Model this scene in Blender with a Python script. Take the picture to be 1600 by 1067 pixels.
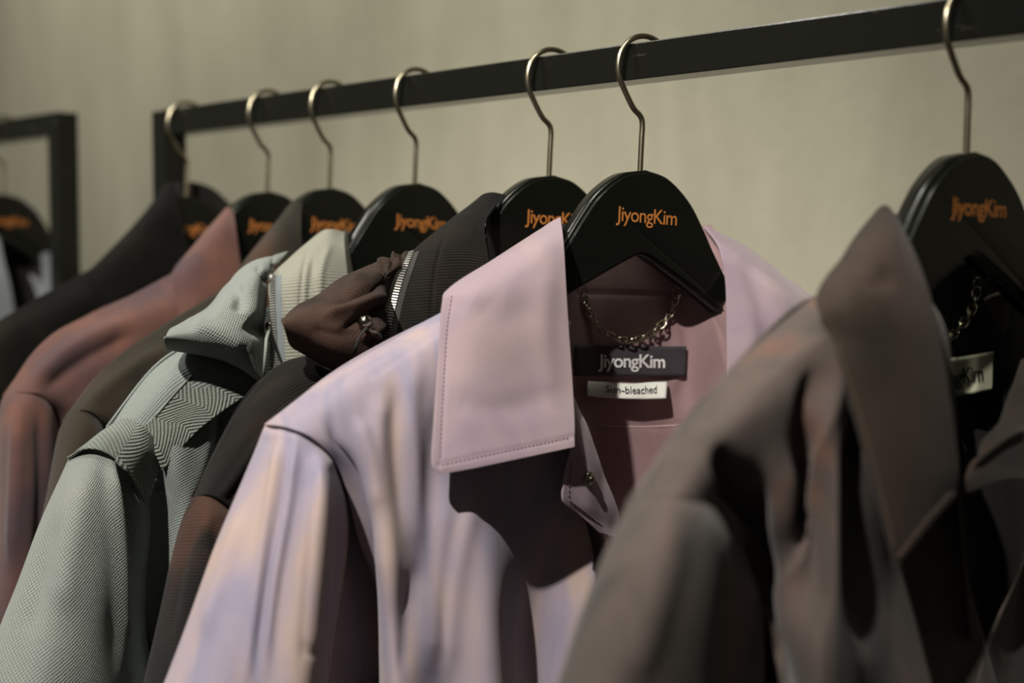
import bpy, bmesh, math, random
import numpy as np
from mathutils import Vector, Matrix, noise as mnoise

# ------------------------------------------------------------------ camera, world, lights, exposure
for o in list(bpy.data.objects):
    bpy.data.objects.remove(o)
S = bpy.context.scene
C = S.collection
W, H, FPX = 1600.0, 1067.0, 2222.0
HC = 1.35                                   # camera height
PITCH = math.atan(133.0 / FPX)
AZ_C = (0.695, 0.719)                       # camera right in (x along rail, y to the wall)
right = np.array([0.695, 0.719, 0.0]); right /= np.linalg.norm(right)
fwd_h = np.array([-right[1], right[0], 0.0])
fwd = fwd_h * math.cos(PITCH) + np.array([0, 0, -math.sin(PITCH)])
upv = np.cross(right, fwd)
CAM = np.array([0.0, -0.76, HC])

cd = bpy.data.cameras.new('camera')
cam = bpy.data.objects.new('camera', cd); C.objects.link(cam)
cd.sensor_width = 36.0
cd.lens = 36.0 * FPX / W
cd.clip_start = 0.05
M = Matrix(((right[0], upv[0], -fwd[0], CAM[0]),
            (right[1], upv[1], -fwd[1], CAM[1]),
            (right[2], upv[2], -fwd[2], CAM[2]),
            (0, 0, 0, 1)))
cam.matrix_world = M
cd.dof.use_dof = True
cd.dof.focus_distance = 0.96
cd.dof.aperture_fstop = 3.1
S.camera = cam

wd = bpy.data.worlds.new('world'); S.world = wd
wd.use_nodes = True
wd.node_tree.nodes['Background'].inputs[0].default_value = (1.0, 1.0, 0.9, 1)
wd.node_tree.nodes['Background'].inputs[1].default_value = 0.05

def spot(name, loc, target, power, size, blend, radius, col):
    l = bpy.data.lights.new(name, 'SPOT')
    l.energy = power; l.spot_size = math.radians(size); l.spot_blend = blend
    l.shadow_soft_size = radius; l.color = col
    o = bpy.data.objects.new(name, l); C.objects.link(o)
    o.location = loc
    o.rotation_euler = (Vector(target) - Vector(loc)).to_track_quat('-Z', 'Y').to_euler()
    return o
spot('key_spot', (0.05, -1.65, 2.80), (-1.00, -0.10, 1.22), 275, 37, 0.7, 0.022, (1.0, 0.955, 0.88))
spot('side_spot', (-1.75, -1.25, 3.05), (-0.95, 0.0, 1.40), 75, 60, 0.7, 0.03, (1.0, 0.97, 0.90))
spot('wall_spot', (-0.45, -0.55, 3.05), (-0.75, 0.62, 1.60), 50, 80, 0.9, 0.15, (1.0, 0.99, 0.84))
spot('wall_spot.001', (-2.3, -0.75, 3.05), (-2.1, 0.62, 1.65), 185, 95, 0.9, 0.15, (1.0, 0.98, 0.86))

S.view_settings.view_transform = 'Standard'
S.view_settings.look = 'None'
S.view_settings.gamma = 1.0
S.view_settings.use_curve_mapping = False
S.view_settings.exposure = 0.0

# ------------------------------------------------------------------ helpers
def tag(o, label=None, cat=None, group=None, kind=None):
    if label: o['label'] = label
    if cat: o['category'] = cat
    if group: o['group'] = group
    if kind: o['kind'] = kind
    return o

def link(name, me, mat, parent=None, smooth=True):
    o = bpy.data.objects.new(name, me); C.objects.link(o)
    if mat: 
        me.materials.clear(); me.materials.append(mat)
    if smooth:
        me.polygons.foreach_set('use_smooth', [True] * len(me.polygons))
    if parent: o.parent = parent
    return o

def pyobj(name, V, F, mat, parent=None, smooth=True):
    me = bpy.data.meshes.new(name)
    me.from_pydata([tuple(map(float, v)) for v in V], [], [tuple(f) for f in F])
    me.update()
    return link(name, me, mat, parent, smooth)

def box_data(x0, x1, y0, y1, z0, z1):
    V = [(x0,y0,z0),(x1,y0,z0),(x1,y1,z0),(x0,y1,z0),(x0,y0,z1),(x1,y0,z1),(x1,y1,z1),(x0,y1,z1)]
    F = [(0,3,2,1),(4,5,6,7),(0,1,5,4),(1,2,6,5),(2,3,7,6),(3,0,4,7)]
    return V, F

def boxo(name, b, mat, parent=None, bevel=0.0015):
    V, F = box_data(*b)
    o = pyobj(name, V, F, mat, parent, smooth=False)
    if bevel:
        m = o.modifiers.new('bevel', 'BEVEL'); m.width = bevel; m.segments = 2
    return o

def crm(n, ctrl):
    """(n x ctrl) Catmull-Rom weights for n evenly spaced parameters."""
    return crw(np.linspace(0, 1, n), ctrl)

def crw(ts, ctrl):
    A = np.zeros((len(ts), ctrl))
    for i, t in enumerate(ts):
        x = min(max(t, 0.0), 1.0) * (ctrl - 1)
        k = min(int(x), ctrl - 2); f = x - k
        w = [(-f**3 + 2*f*f - f)/2, (3*f**3 - 5*f*f + 2)/2, (-3*f**3 + 4*f*f + f)/2, (f**3 - f*f)/2]
        for j, wt in zip((k-1, k, k+1, k+2), w):
            if j < 0: A[i, 0] += 2*wt; A[i, 1] -= wt
            elif j >= ctrl: A[i, ctrl-1] += 2*wt; A[i, ctrl-2] -= wt
            else: A[i, j] += wt
    return A

def crper(n, ctrl):
    A = np.zeros((n, ctrl))
    for i in range(n):
        x = i * ctrl / n
        k = int(x); f = x - k
        w = [(-f**3 + 2*f*f - f)/2, (3*f**3 - 5*f*f + 2)/2, (-3*f**3 + 4*f*f + f)/2, (f**3 - f*f)/2]
        for j, wt in zip((k-1, k, k+1, k+2), w):
            A[i, j % ctrl] += wt
    return A

def seg_dist(px, py, poly):
    """distance to polyline and position along it 0..1"""
    best = np.full(px.shape, 1e9); pos = np.zeros(px.shape)
    n = len(poly) - 1
    for i in range(n):
        ax, ay = poly[i]; bx, by = poly[i+1]
        dx, dy = bx-ax, by-ay
        L2 = dx*dx + dy*dy + 1e-9
        t = np.clip(((px-ax)*dx + (py-ay)*dy)/L2, 0, 1)
        d = np.hypot(px-ax-t*dx, py-ay-t*dy)
        m = d < best
        best = np.where(m, d, best); pos = np.where(m, (i+t)/n, pos)
    return best, pos

def smooth_poly(poly, n=24):
    p = np.array(poly, float)
    if len(p) < 3: return [tuple(x) for x in p]
    q = crm(n, len(p)) @ p
    return [tuple(x) for x in q]

def text_mesh(body, bold=0.0, spacing=0.93):
    """vertices (N x 2, normalised to width 1, origin left baseline) and faces of a text"""
    cu = bpy.data.curves.new('tmp_text', 'FONT')
    cu.body = body; cu.size = 1.0; cu.offset = bold; cu.space_character = spacing
    cu.resolution_u = 3
    ob = bpy.data.objects.new('tmp_text', cu); C.objects.link(ob)
    dg = bpy.context.evaluated_depsgraph_get(); dg.update()
    me = bpy.data.meshes.new_from_object(ob.evaluated_get(dg))
    V = np.array([v.co[:2] for v in me.vertices]); F = [tuple(p.vertices) for p in me.polygons]
    bpy.data.objects.remove(ob); bpy.data.curves.remove(cu); bpy.data.meshes.remove(me)
    x0, x1 = V[:, 0].min(), V[:, 0].max()
    V[:, 0] -= x0
    V /= (x1 - x0)
    return V, F

# ------------------------------------------------------------------ materials
def new_mat(name):
    m = bpy.data.materials.new(name); m.use_nodes = True
    nt = m.node_tree; b = nt.nodes['Principled BSDF']
    return m, nt, b

def srgb(r, g, b):
    f = lambda c: (c/255/12.92) if c/255 <= 0.04045 else ((c/255 + 0.055)/1.055)**2.4
    return (f(r), f(g), f(b), 1)

def nd(nt, t, **kw):
    n = nt.nodes.new(t)
    for k, v in kw.items():
        if k.startswith('_'): n.inputs[k[1:]].default_value = v
        else: setattr(n, k, v)
    return n

def simple(name, col, rough=0.5, metal=0.0, spec=0.5, bump=0.0, bscale=200):
    m, nt, b = new_mat(name)
    b.inputs['Base Color'].default_value = col
    b.inputs['Roughness'].default_value = rough
    b.inputs['Metallic'].default_value = metal
    b.inputs['Specular IOR Level'].default_value = spec
    if bump:
        tc = nd(nt, 'ShaderNodeTexCoord'); n = nd(nt, 'ShaderNodeTexNoise', _Scale=bscale, _Detail=3.0)
        nt.links.new(tc.outputs['Object'], n.inputs['Vector'])
        bp = nd(nt, 'ShaderNodeBump', _Strength=bump, _Distance=0.001)
        nt.links.new(n.outputs['Fac'], bp.inputs['Height']); nt.links.new(bp.outputs['Normal'], b.inputs['Normal'])
    return m

def math_n(nt, op, a, b=None):
    n = nd(nt, 'ShaderNodeMath', operation=op)
    for i, x in enumerate((a, b)):
        if x is None: continue
        if isinstance(x, (int, float)): n.inputs[i].default_value = x
        else: nt.links.new(x, n.inputs[i])
    return n.outputs[0]

def fabric(name, stops, nscale=(9, 9, 3), weave='plain', period=0.0012, wstr=0.25, wdark=0.75,
           rough=0.85, sheen=0.25, seed=0.0, sharp=(0.3, 0.7), band=0.012, wild=1.2, spec=0.25):
    """cloth: bleached colour patches (stops) over a woven relief measured in metres on the UVs"""
    m, nt, b = new_mat(name)
    L = nt.links.new
    tc = nd(nt, 'ShaderNodeTexCoord')
    mp = nd(nt, 'ShaderNodeMapping'); mp.inputs['Scale'].default_value = nscale
    mp.inputs['Location'].default_value = (seed, seed*0.7, seed*1.3)
    L(tc.outputs['Object'], mp.inputs['Vector'])
    n1 = nd(nt, 'ShaderNodeTexNoise', _Scale=1.0, _Detail=3.0, _Roughness=0.5, _Distortion=wild)
    L(mp.outputs['Vector'], n1.inputs['Vector'])
    cr = nd(nt, 'ShaderNodeValToRGB')
    el = cr.color_ramp.elements
    k = len(stops)
    while len(el) < k: el.new(0.5)
    for i, c in enumerate(stops):
        el[i].position = sharp[0] + (sharp[1]-sharp[0]) * (i/(max(k-1, 1)))
        el[i].color = c
    L(n1.outputs['Fac'], cr.inputs['Fac'])
    sep = nd(nt, 'ShaderNodeSeparateXYZ'); L(tc.outputs['UV'], sep.inputs[0])
    u, v = sep.outputs[0], sep.outputs[1]
    fq = 2*math.pi/period
    if weave == 'plain':
        a = math_n(nt, 'SINE', math_n(nt, 'MULTIPLY', u, fq)); c = math_n(nt, 'SINE', math_n(nt, 'MULTIPLY', v, fq))
        h = math_n(nt, 'MULTIPLY', a, c)
    elif weave == 'twill':
        d = math_n(nt, 'ADD', math_n(nt, 'MULTIPLY', u, fq*0.5), math_n(nt, 'MULTIPLY', v, fq))
        h = math_n(nt, 'SINE', d)
    elif weave == 'rib':
        h = math_n(nt, 'MULTIPLY', math_n(nt, 'SINE', math_n(nt, 'MULTIPLY', v, fq)),
                   math_n(nt, 'ADD', 0.75, math_n(nt, 'MULTIPLY', 0.25, math_n(nt, 'SINE', math_n(nt, 'MULTIPLY', u, fq*0.9)))))
    elif weave == 'basket':
        a = math_n(nt, 'SINE', math_n(nt, 'MULTIPLY', u, fq))
        ph = math_n(nt, 'MULTIPLY', math_n(nt, 'SIGN', a), 1.57)
        h = math_n(nt, 'MULTIPLY', math_n(nt, 'ABSOLUTE', a), math_n(nt, 'SINE', math_n(nt, 'ADD', math_n(nt, 'MULTIPLY', v, fq), ph)))
    else:  # herringbone
        tri = math_n(nt, 'PINGPONG', u, band)
        d = math_n(nt, 'ADD', math_n(nt, 'MULTIPLY', tri, fq*0.8), math_n(nt, 'MULTIPLY', v, fq))
        h = math_n(nt, 'SINE', d)
    h01 = math_n(nt, 'ADD', math_n(nt, 'MULTIPLY', h, 0.5), 0.5)
    fine = nd(nt, 'ShaderNodeTexNoise', _Scale=1700.0, _Detail=1.0)
    L(tc.outputs['Object'], fine.inputs['Vector'])
    hh = math_n(nt, 'ADD', h01, math_n(nt, 'MULTIPLY', fine.outputs['Fac'], 0.9))
    mx = nd(nt, 'ShaderNodeMix', data_type='RGBA', blend_type='MULTIPLY')
    fac = math_n(nt, 'SUBTRACT', 1.0, math_n(nt, 'MULTIPLY', hh, 0.53))
    mx.inputs['B'].default_value = (wdark, wdark, wdark, 1)
    L(fac, mx.inputs['Factor']); L(cr.outputs['Color'], mx.inputs['A'])
    L(mx.outputs['Result'], b.inputs['Base Color'])
    bp = nd(nt, 'ShaderNodeBump', _Strength=wstr, _Distance=period*0.35)
    L(hh, bp.inputs['Height']); L(bp.outputs['Normal'], b.inputs['Normal'])
    b.inputs['Roughness'].default_value = rough
    b.inputs['Specular IOR Level'].default_value = spec
    b.inputs['Sheen Weight'].default_value = sheen
    b.inputs['Sheen Roughness'].default_value = 0.5
    return m

MAT = {}
MAT['black_steel'] = simple('black_painted_steel', srgb(24, 24, 20), 0.27, 0.0, 0.4, 0.06, 120)
def scuffed(m):
    nt = m.node_tree; b = nt.nodes['Principled BSDF']; L = nt.links.new
    tc = nd(nt, 'ShaderNodeTexCoord'); mp = nd(nt, 'ShaderNodeMapping'); mp.inputs['Scale'].default_value = (30, 60, 110)
    n = nd(nt, 'ShaderNodeTexNoise', _Scale=1.0, _Detail=4.0, _Roughness=0.65)
    L(tc.outputs['Object'], mp.inputs['Vector']); L(mp.outputs['Vector'], n.inputs['Vector'])
    cr = nd(nt, 'ShaderNodeValToRGB')
    cr.color_ramp.elements[0].position = 0.66; cr.color_ramp.elements[0].color = srgb(24, 24, 20)
    cr.color_ramp.elements[1].position = 0.76; cr.color_ramp.elements[1].color = srgb(74, 72, 62)
    L(n.outputs['Fac'], cr.inputs['Fac']); L(cr.outputs['Color'], b.inputs['Base Color'])
    b.inputs['Roughness'].default_value = 0.2
scuffed(MAT['black_steel'])
MAT['hook'] = simple('brushed_nickel', srgb(176, 166, 142), 0.32, 1.0, 0.5, 0.05, 900)
MAT['wood'] = simple('black_lacquered_wood', srgb(17, 18, 14), 0.26, 0.0, 0.45, 0.05, 60)
MAT['gold'] = simple('copper_print', srgb(192, 120, 58), 0.5, 0.0, 0.4)
MAT['white_print'] = simple('white_woven_lettering', srgb(232, 228, 226), 0.8)
MAT['ink'] = simple('black_print', srgb(22, 22, 22), 0.8)
MAT['chain'] = simple('dark_nickel', srgb(176, 168, 150), 0.25, 1.0)
MAT['zip'] = simple('zipper_metal', srgb(150, 148, 142), 0.4, 0.6)
MAT['gun'] = simple('gunmetal', srgb(150, 142, 128), 0.2, 1.0)
MAT['lilac'] = fabric('lilac_cotton', [srgb(152, 145, 165), srgb(164, 152, 167), srgb(176, 159, 166), srgb(188, 166, 158)],
                      (26, 20, 4.5), 'plain', 0.0011, 0.35, 0.80, 0.8, 0.2, 3.1, (0.34, 0.66))
MAT['lilac_leaf'] = fabric('lilac_collar_cotton', [srgb(156, 137, 149), srgb(165, 145, 153), srgb(170, 149, 152)],
                      (14, 14, 9), 'plain', 0.0011, 0.32, 0.84, 0.8, 0.2, 1.4, (0.34, 0.66))
MAT['lilac_in'] = fabric('lilac_inner_cotton', [srgb(140, 112, 112), srgb(156, 128, 130)],
                      (14, 14, 9), 'plain', 0.0008, 0.25, 0.8, 0.85, 0.1, 5.2)
MAT['brown'] = fabric('bleached_brown_cotton', [srgb(60, 62, 57), srgb(88, 79, 73), srgb(102, 89, 84), srgb(124, 92, 78)],
                      (16, 14, 7), 'plain', 0.0009, 0.2, 0.82, 0.8, 0.15, 7.7, (0.32, 0.72))
MAT['brown_leaf'] = fabric('brown_collar_cotton', [srgb(46, 43, 34), srgb(59, 48, 40), srgb(72, 58, 51)],
                      (12, 12, 8), 'plain', 0.0009, 0.2, 0.85, 0.8, 0.12, 2.7, (0.3, 0.7))
MAT['black_in'] = fabric('black_lining', [srgb(26, 24, 20), srgb(34, 30, 27)], (8, 8, 8), 'plain', 0.0008, 0.2, 0.8, 0.9, 0.05)
MAT['char'] = fabric('charcoal_wool', [srgb(31, 30, 28), srgb(38, 36, 33), srgb(54, 43, 37)],
                     (10, 10, 7), 'rib', 0.0021, 0.7, 0.45, 0.9, 0.05, 4.4, (0.34, 0.7), spec=0.06)
MAT['choc'] = fabric('chocolate_wool', [srgb(62, 50, 43), srgb(90, 69, 59), srgb(103, 79, 68)],
                     (10, 10, 7), 'basket', 0.0025, 0.9, 0.4, 0.9, 0.05, 8.1, (0.34, 0.68), spec=0.06)
MAT['char_sleeve'] = fabric('charcoal_to_brown_wool', [srgb(40, 37, 36), srgb(46, 42, 40), srgb(84, 61, 51)],
                     (9, 9, 10), 'rib', 0.0021, 0.7, 0.45, 0.9, 0.05, 12.3, (0.46, 0.62), spec=0.06)
MAT['sage'] = fabric('sage_wool', [srgb(142, 149, 144), srgb(156, 162, 155), srgb(166, 169, 160)],
                     (7, 7, 5), 'basket', 0.0032, 0.8, 0.55, 0.9, 0.2, 2.2, (0.32, 0.7))
MAT['sage_rib'] = fabric('sage_rib_wool', [srgb(142, 150, 145), srgb(154, 161, 155)],
                     (7, 7, 5), 'rib', 0.0024, 0.8, 0.55, 0.9, 0.2, 6.2)
MAT['sage_tape'] = fabric('sage_herringbone_tape', [srgb(146, 154, 144), srgb(160, 166, 154)],
                     (7, 7, 5), 'herringbone', 0.0032, 0.9, 0.42, 0.9, 0.2, 1.2, band=0.020)
MAT['stone'] = fabric('stone_rib_wool', [srgb(156, 154, 139), srgb(166, 164, 149)],
                     (7, 7, 5), 'rib', 0.0026, 0.7, 0.62, 0.9, 0.2, 3.2)
MAT['olive'] = fabric('dark_olive_brown_wool', [srgb(46, 42, 34), srgb(60, 52, 42), srgb(76, 56, 45)],
                     (9, 9, 5), 'twill', 0.0016, 0.35, 0.7, 0.9, 0.15, 5.5, (0.34, 0.72), spec=0.06)
MAT['rust'] = fabric('faded_rust_linen', [srgb(80, 62, 66), srgb(102, 72, 66), srgb(126, 84, 68)],
                     (7, 7, 7), 'plain', 0.0012, 0.3, 0.7, 0.9, 0.15, 4.0, (0.34, 0.66))
MAT['ink_wool'] = fabric('black_wool', [srgb(17, 17, 15), srgb(23, 22, 19), srgb(33, 31, 24)],
                     (7, 7, 7), 'twill', 0.0016, 0.35, 0.7, 0.9, 0.02, 6.0, (0.34, 0.74), spec=0.06)
MAT['bluegrey'] = fabric('blue_grey_cotton', [srgb(120, 124, 132), srgb(136, 138, 142)], (7, 7, 7), 'plain', 0.001)
MAT['sage_cord'] = simple('sage_elastic_cord', srgb(140, 148, 138), 0.8)
MAT['dark_cord'] = simple('black_elastic_cord', srgb(44, 40, 36), 0.8)
MAT['zip_tape_pale'] = fabric('pale_zip_tape', [srgb(118, 126, 129), srgb(130, 136, 138)], (7, 7, 7), 'plain', 0.001)
MAT['zip_tape_dark'] = fabric('dark_zip_tape', [srgb(48, 46, 43), srgb(62, 60, 57)], (7, 7, 7), 'plain', 0.001)
MAT['thread_lilac'] = simple('mauve_thread', srgb(104, 82, 96), 0.9)
MAT['thread_pale'] = simple('pale_thread', srgb(200, 176, 176), 0.9)
MAT['thread_brown'] = simple('brown_thread', srgb(112, 98, 82), 0.9)
MAT['thread_sage'] = simple('sage_thread', srgb(120, 128, 118), 0.9)
MAT['tag_black'] = fabric('black_woven_label', [srgb(52, 46, 52), srgb(66, 58, 64)], (40, 40, 40), 'plain', 0.0006, 0.4, 0.7, 0.7, 0.2)
MAT['tag_white'] = simple('white_satin_label', srgb(222, 222, 214), 0.45, 0.0, 0.5, 0.1, 400)
MAT['tag_cream'] = simple('cream_woven_label', srgb(206, 206, 178), 0.6, 0.0, 0.4, 0.1, 400)

def wall_material():
    m, nt, b = new_mat('olive_grey_plaster')
    L = nt.links.new
    tc = nd(nt, 'ShaderNodeTexCoord')
    n1 = nd(nt, 'ShaderNodeTexNoise', _Scale=3.0, _Detail=5.0, _Roughness=0.55, _Distortion=0.4)
    mp = nd(nt, 'ShaderNodeMapping'); mp.inputs['Scale'].default_value = (2.2, 1, 0.7)
    L(tc.outputs['Object'], mp.inputs['Vector']); L(mp.outputs['Vector'], n1.inputs['Vector'])
    cr = nd(nt, 'ShaderNodeValToRGB')
    cr.color_ramp.elements[0].position = 0.28; cr.color_ramp.elements[0].color = srgb(140, 135, 118)
    cr.color_ramp.elements[1].position = 0.7; cr.color_ramp.elements[1].color = srgb(158, 153, 136)
    L(n1.outputs['Fac'], cr.inputs['Fac'])
    # vertical water stains
    mp2 = nd(nt, 'ShaderNodeMapping'); mp2.inputs['Scale'].default_value = (16, 1, 1.2); mp2.inputs['Location'].default_value = (2.3, 0, 0.4)
    n2 = nd(nt, 'ShaderNodeTexNoise', _Scale=1.0, _Detail=3.0)
    L(tc.outputs['Object'], mp2.inputs['Vector']); L(mp2.outputs['Vector'], n2.inputs['Vector'])
    cr2 = nd(nt, 'ShaderNodeValToRGB')
    cr2.color_ramp.elements[0].position = 0.30; cr2.color_ramp.elements[0].color = (0.80, 0.80, 0.78, 1)
    cr2.color_ramp.elements[1].position = 0.44; cr2.color_ramp.elements[1].color = (1, 1, 1, 1)
    L(n2.outputs['Fac'], cr2.inputs['Fac'])
    mx = nd(nt, 'ShaderNodeMix', data_type='RGBA', blend_type='MULTIPLY'); mx.inputs['Factor'].default_value = 0.4
    L(cr.outputs['Color'], mx.inputs['A']); L(cr2.outputs['Color'], mx.inputs['B'])
    L(mx.outputs['Result'], b.inputs['Base Color'])
    n3 = nd(nt, 'ShaderNodeTexNoise', _Scale=28.0, _Detail=6.0, _Roughness=0.6); L(tc.outputs['Object'], n3.inputs['Vector'])
    bp = nd(nt, 'ShaderNodeBump', _Strength=0.25, _Distance=0.006)
    L(n3.outputs['Fac'], bp.inputs['Height']); L(bp.outputs['Normal'], b.inputs['Normal'])
    b.inputs['Roughness'].default_value = 0.9
    return m
MAT['wall'] = wall_material()
MAT['floor'] = simple('grey_concrete', srgb(96, 92, 82), 0.7, 0, 0.4, 0.3, 30)
MAT['ceiling'] = simple('ceiling_paint', srgb(120, 116, 100), 0.9)

# ------------------------------------------------------------------ the room
WALL_Y = 0.62
for nm, b, m in (('wall_back', (-4.5, 2.5, WALL_Y, WALL_Y + 0.12, 0, 3.4), 'wall'),
                 ('floor', (-4.5, 2.5, -3.5, WALL_Y, -0.1, 0), 'floor'),
                 ('ceiling', (-4.5, 2.5, -3.5, WALL_Y, 3.4, 3.5), 'ceiling')):
    tag(boxo(nm, b, MAT[m], bevel=0), kind='structure')
bpy.data.objects['wall_back']['label'] = 'olive grey plastered wall behind the clothes racks'

# ------------------------------------------------------------------ pixel to place
def ray(px, py):
    d = right*((px - W/2)/FPX) - upv*((py - H/2)/FPX) + fwd
    return d

def on_y(px, y):
    d = ray(px, 400.0); t = (y - CAM[1])/d[1]
    return CAM + d*t

RT = 0.025                                   # square rail tube
Z_BASE = HC + 0.0595                         # where hook wires enter the hanger bodies
RAIL_TOP = Z_BASE + 0.087
R_HOOK = 0.0232; R_WIRE = 0.0020
HOOK_C = RAIL_TOP - math.sqrt((R_HOOK - R_WIRE)**2 - (RT/2)**2) - Z_BASE

# ------------------------------------------------------------------ racks
def rack(x0, x1, ztop, label):
    r = bpy.data.objects.new('clothes_rack', None); C.objects.link(r)
    r.location = ((x0 + x1)/2, 0, 0)
    tag(r, label, 'clothes rack', 'black steel clothes racks')
    hl = (x1 - x0)/2; h = RT/2
    boxo('rail', (-hl + RT, hl - RT, -h, h, ztop - RT, ztop), MAT['black_steel'], r, 0.0008)
    for s in (-1, 1):
        a, b = sorted((s*hl, s*(hl - RT)))
        boxo('post', (a, b, -h, h, 0.03, ztop), MAT['black_steel'], r, 0.0012)
        boxo('foot', (a, b, -0.24, 0.24, 0.0, 0.03), MAT['black_steel'], r, 0.0012)
    boxo('bottom_rail', (-hl + RT, hl - RT, -h, h, 0.13, 0.13 + RT), MAT['black_steel'], r, 0.0008)
    return r
xl = on_y(240, -RT/2)[0]
rack(xl, 0.16, RAIL_TOP, 'long black square-tube clothes rack carrying seven garments')
xr2 = on_y(126, RT/2)[0]
rack(xr2 - 1.3, xr2, RAIL_TOP + 0.015, 'black square-tube clothes rack standing beyond the end of the long rack')

# ------------------------------------------------------------------ hangers
TXT_BRAND = text_mesh('JiyongKim', 0.005, 0.92)
TH = 0.017
def hanger_outline():
    top = [(0, 0), (.020, -.0045), (.040, -.019), (.054, -.037), (.066, -.055), (.082, -.076), (.105, -.099), (.15, -.132), (.185, -.156), (.194, -.166)]
    bot = [(.192, -.172), (.180, -.168), (.15, -.150), (.105, -.118), (.073, -.0955), (.035, -.0745), (.006, -.0598)]
    P = np.array(top); q = crm(48, len(P)) @ P
    B = np.array(bot); w = crm(30, len(B)) @ B
    rgt = list(map(tuple, q)) + list(map(tuple, w)) + [(0.0, -.0585)]
    lft = [(-a, b) for a, b in reversed(rgt[1:-1])]
    return rgt + lft
def hanger_body_mesh():
    o = hanger_outline(); bm = bmesh.new()
    vs = [bm.verts.new((a, -TH/2, b)) for a, b in o]
    f = bm.faces.new(vs)
    r = bmesh.ops.extrude_face_region(bm, geom=[f])
    bmesh.ops.translate(bm, verts=[v for v in r['geom'] if isinstance(v, bmesh.types.BMVert)], vec=(0, TH, 0))
    bmesh.ops.recalc_face_normals(bm, faces=bm.faces)
    eds = [e for e in bm.edges if len(e.link_faces) == 2 and any(len(fc.verts) > 8 for fc in e.link_faces)]
    bmesh.ops.bevel(bm, geom=eds, offset=0.003, segments=4, affect='EDGES', clamp_overlap=True)
    for v in bm.verts:
        v.co.y *= 1.0 - 0.5*min(1.0, max(0.0, (abs(v.co.x) - 0.07)/0.08))
    me = bpy.data.meshes.new('hanger_body'); bm.to_mesh(me); bm.free()
    return me
def tube_data(path, rad, n=10, closed=False):
    P = [np.array(p, float) for p in path]; V = []; F = []
    N = len(P); ref = None
    for i in range(N):
        a = P[(i-1) % N] if (closed or i > 0) else P[i]; b = P[(i+1) % N] if (closed or i < N-1) else P[i]
        t = b - a; t /= np.linalg.norm(t) + 1e-12
        if ref is None:
            ref = np.cross(t, [0.0, 1.0, 0.1]); 
            if np.linalg.norm(ref) < 1e-3: ref = np.cross(t, [1.0, 0.0, 0.0])
        ref = ref - t*np.dot(ref, t); ref /= np.linalg.norm(ref)
        bn = np.cross(t, ref)
        r = rad[i] if hasattr(rad, '__len__') else rad
        for k in range(n):
            an = 2*math.pi*k/n
            V.append(P[i] + r*(ref*math.cos(an) + bn*math.sin(an)))
    for i in range(N if closed else N-1):
        for k in range(n):
            j = (i+1) % N
            F.append((i*n+k, i*n+(k+1) % n, j*n+(k+1) % n, j*n+k))
    if not closed:
        F.append(tuple(range(n))[::-1]); F.append(tuple((N-1)*n + k for k in range(n)))
    return V, F
def hook_mesh():
    pts = []
    for a in range(22, 211, 7):
        an = math.radians(a)
        pts.append((R_HOOK*math.cos(an), 0, HOOK_C + R_HOOK*math.sin(an)))
    e = pts[-1]
    k = [pts[-2], e, (-0.0095, 0, HOOK_C - 0.0262), (-0.0022, 0, HOOK_C - 0.0322), (0.0, 0, HOOK_C - 0.0375), (0, 0, HOOK_C - 0.050), (0, 0, -0.004)]
    K = np.array(k); q = crm(40, len(K)) @ K
    q = [p for p in q if p[2] < e[2] - 0.0008]
    V, F = tube_data(pts + q, R_WIRE, 12)
    me = bpy.data.meshes.new('hook'); me.from_pydata([tuple(v) for v in V], [], F); me.update()
    return me
def logo_mesh():
    V, F = TXT_BRAND
    wd_ = 0.0535
    me = bpy.data.meshes.new('logo_text')
    # local +Y is the front of the hanger: mirror-free mapping for a viewer on that side is handled by the frame
    me.from_pydata([(wd_*(x - 0.48), TH/2 + 0.00025, -0.0365 + wd_*y) for x, y in V], [], F); me.update()
    return me
ME_BODY, ME_HOOK, ME_LOGO = hanger_body_mesh(), hook_mesh(), logo_mesh()

def frame(px, yaw, lift=0.0, roll=3.0):
    """hanger frame hung on the rail below pixel column px: u to the wall, w out of the garment's front"""
    a = math.radians(yaw)
    u = np.array([math.sin(a), math.cos(a), 0]); w = np.array([math.cos(a), -math.sin(a), 0])
    O = on_y(px, 0.0); O[2] = Z_BASE + lift; O[1] = 0
    return O, u, w, roll

def mat4(O, u, w):
    return Matrix(((u[0], w[0], 0, O[0]), (u[1], w[1], 0, O[1]), (u[2], w[2], 1, O[2]), (0, 0, 0, 1)))

def hanger(fr, label, group='black hangers'):
    O, u, w, roll = fr
    r = bpy.data.objects.new('clothes_hanger', None); C.objects.link(r)
    rr = Matrix.Translation((0, 0, HOOK_C)) @ Matrix.Rotation(math.radians(roll), 4, 'Y') @ Matrix.Translation((0, 0, -HOOK_C))
    r.matrix_world = mat4(O, u, w) @ rr
    tag(r, label, 'hanger', group)
    b = link('hanger_body', ME_BODY, MAT['wood'], r); b['label'] = 'black lacquered wooden hanger body'
    for p in b.data.polygons: p.use_smooth = len(p.vertices) < 8
    link('hook', ME_HOOK, MAT['hook'], r)['label'] = 'nickel wire hook'
    link('logo_text', ME_LOGO, MAT['gold'], r, False)['label'] = 'copper coloured lettering'
    return r

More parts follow.
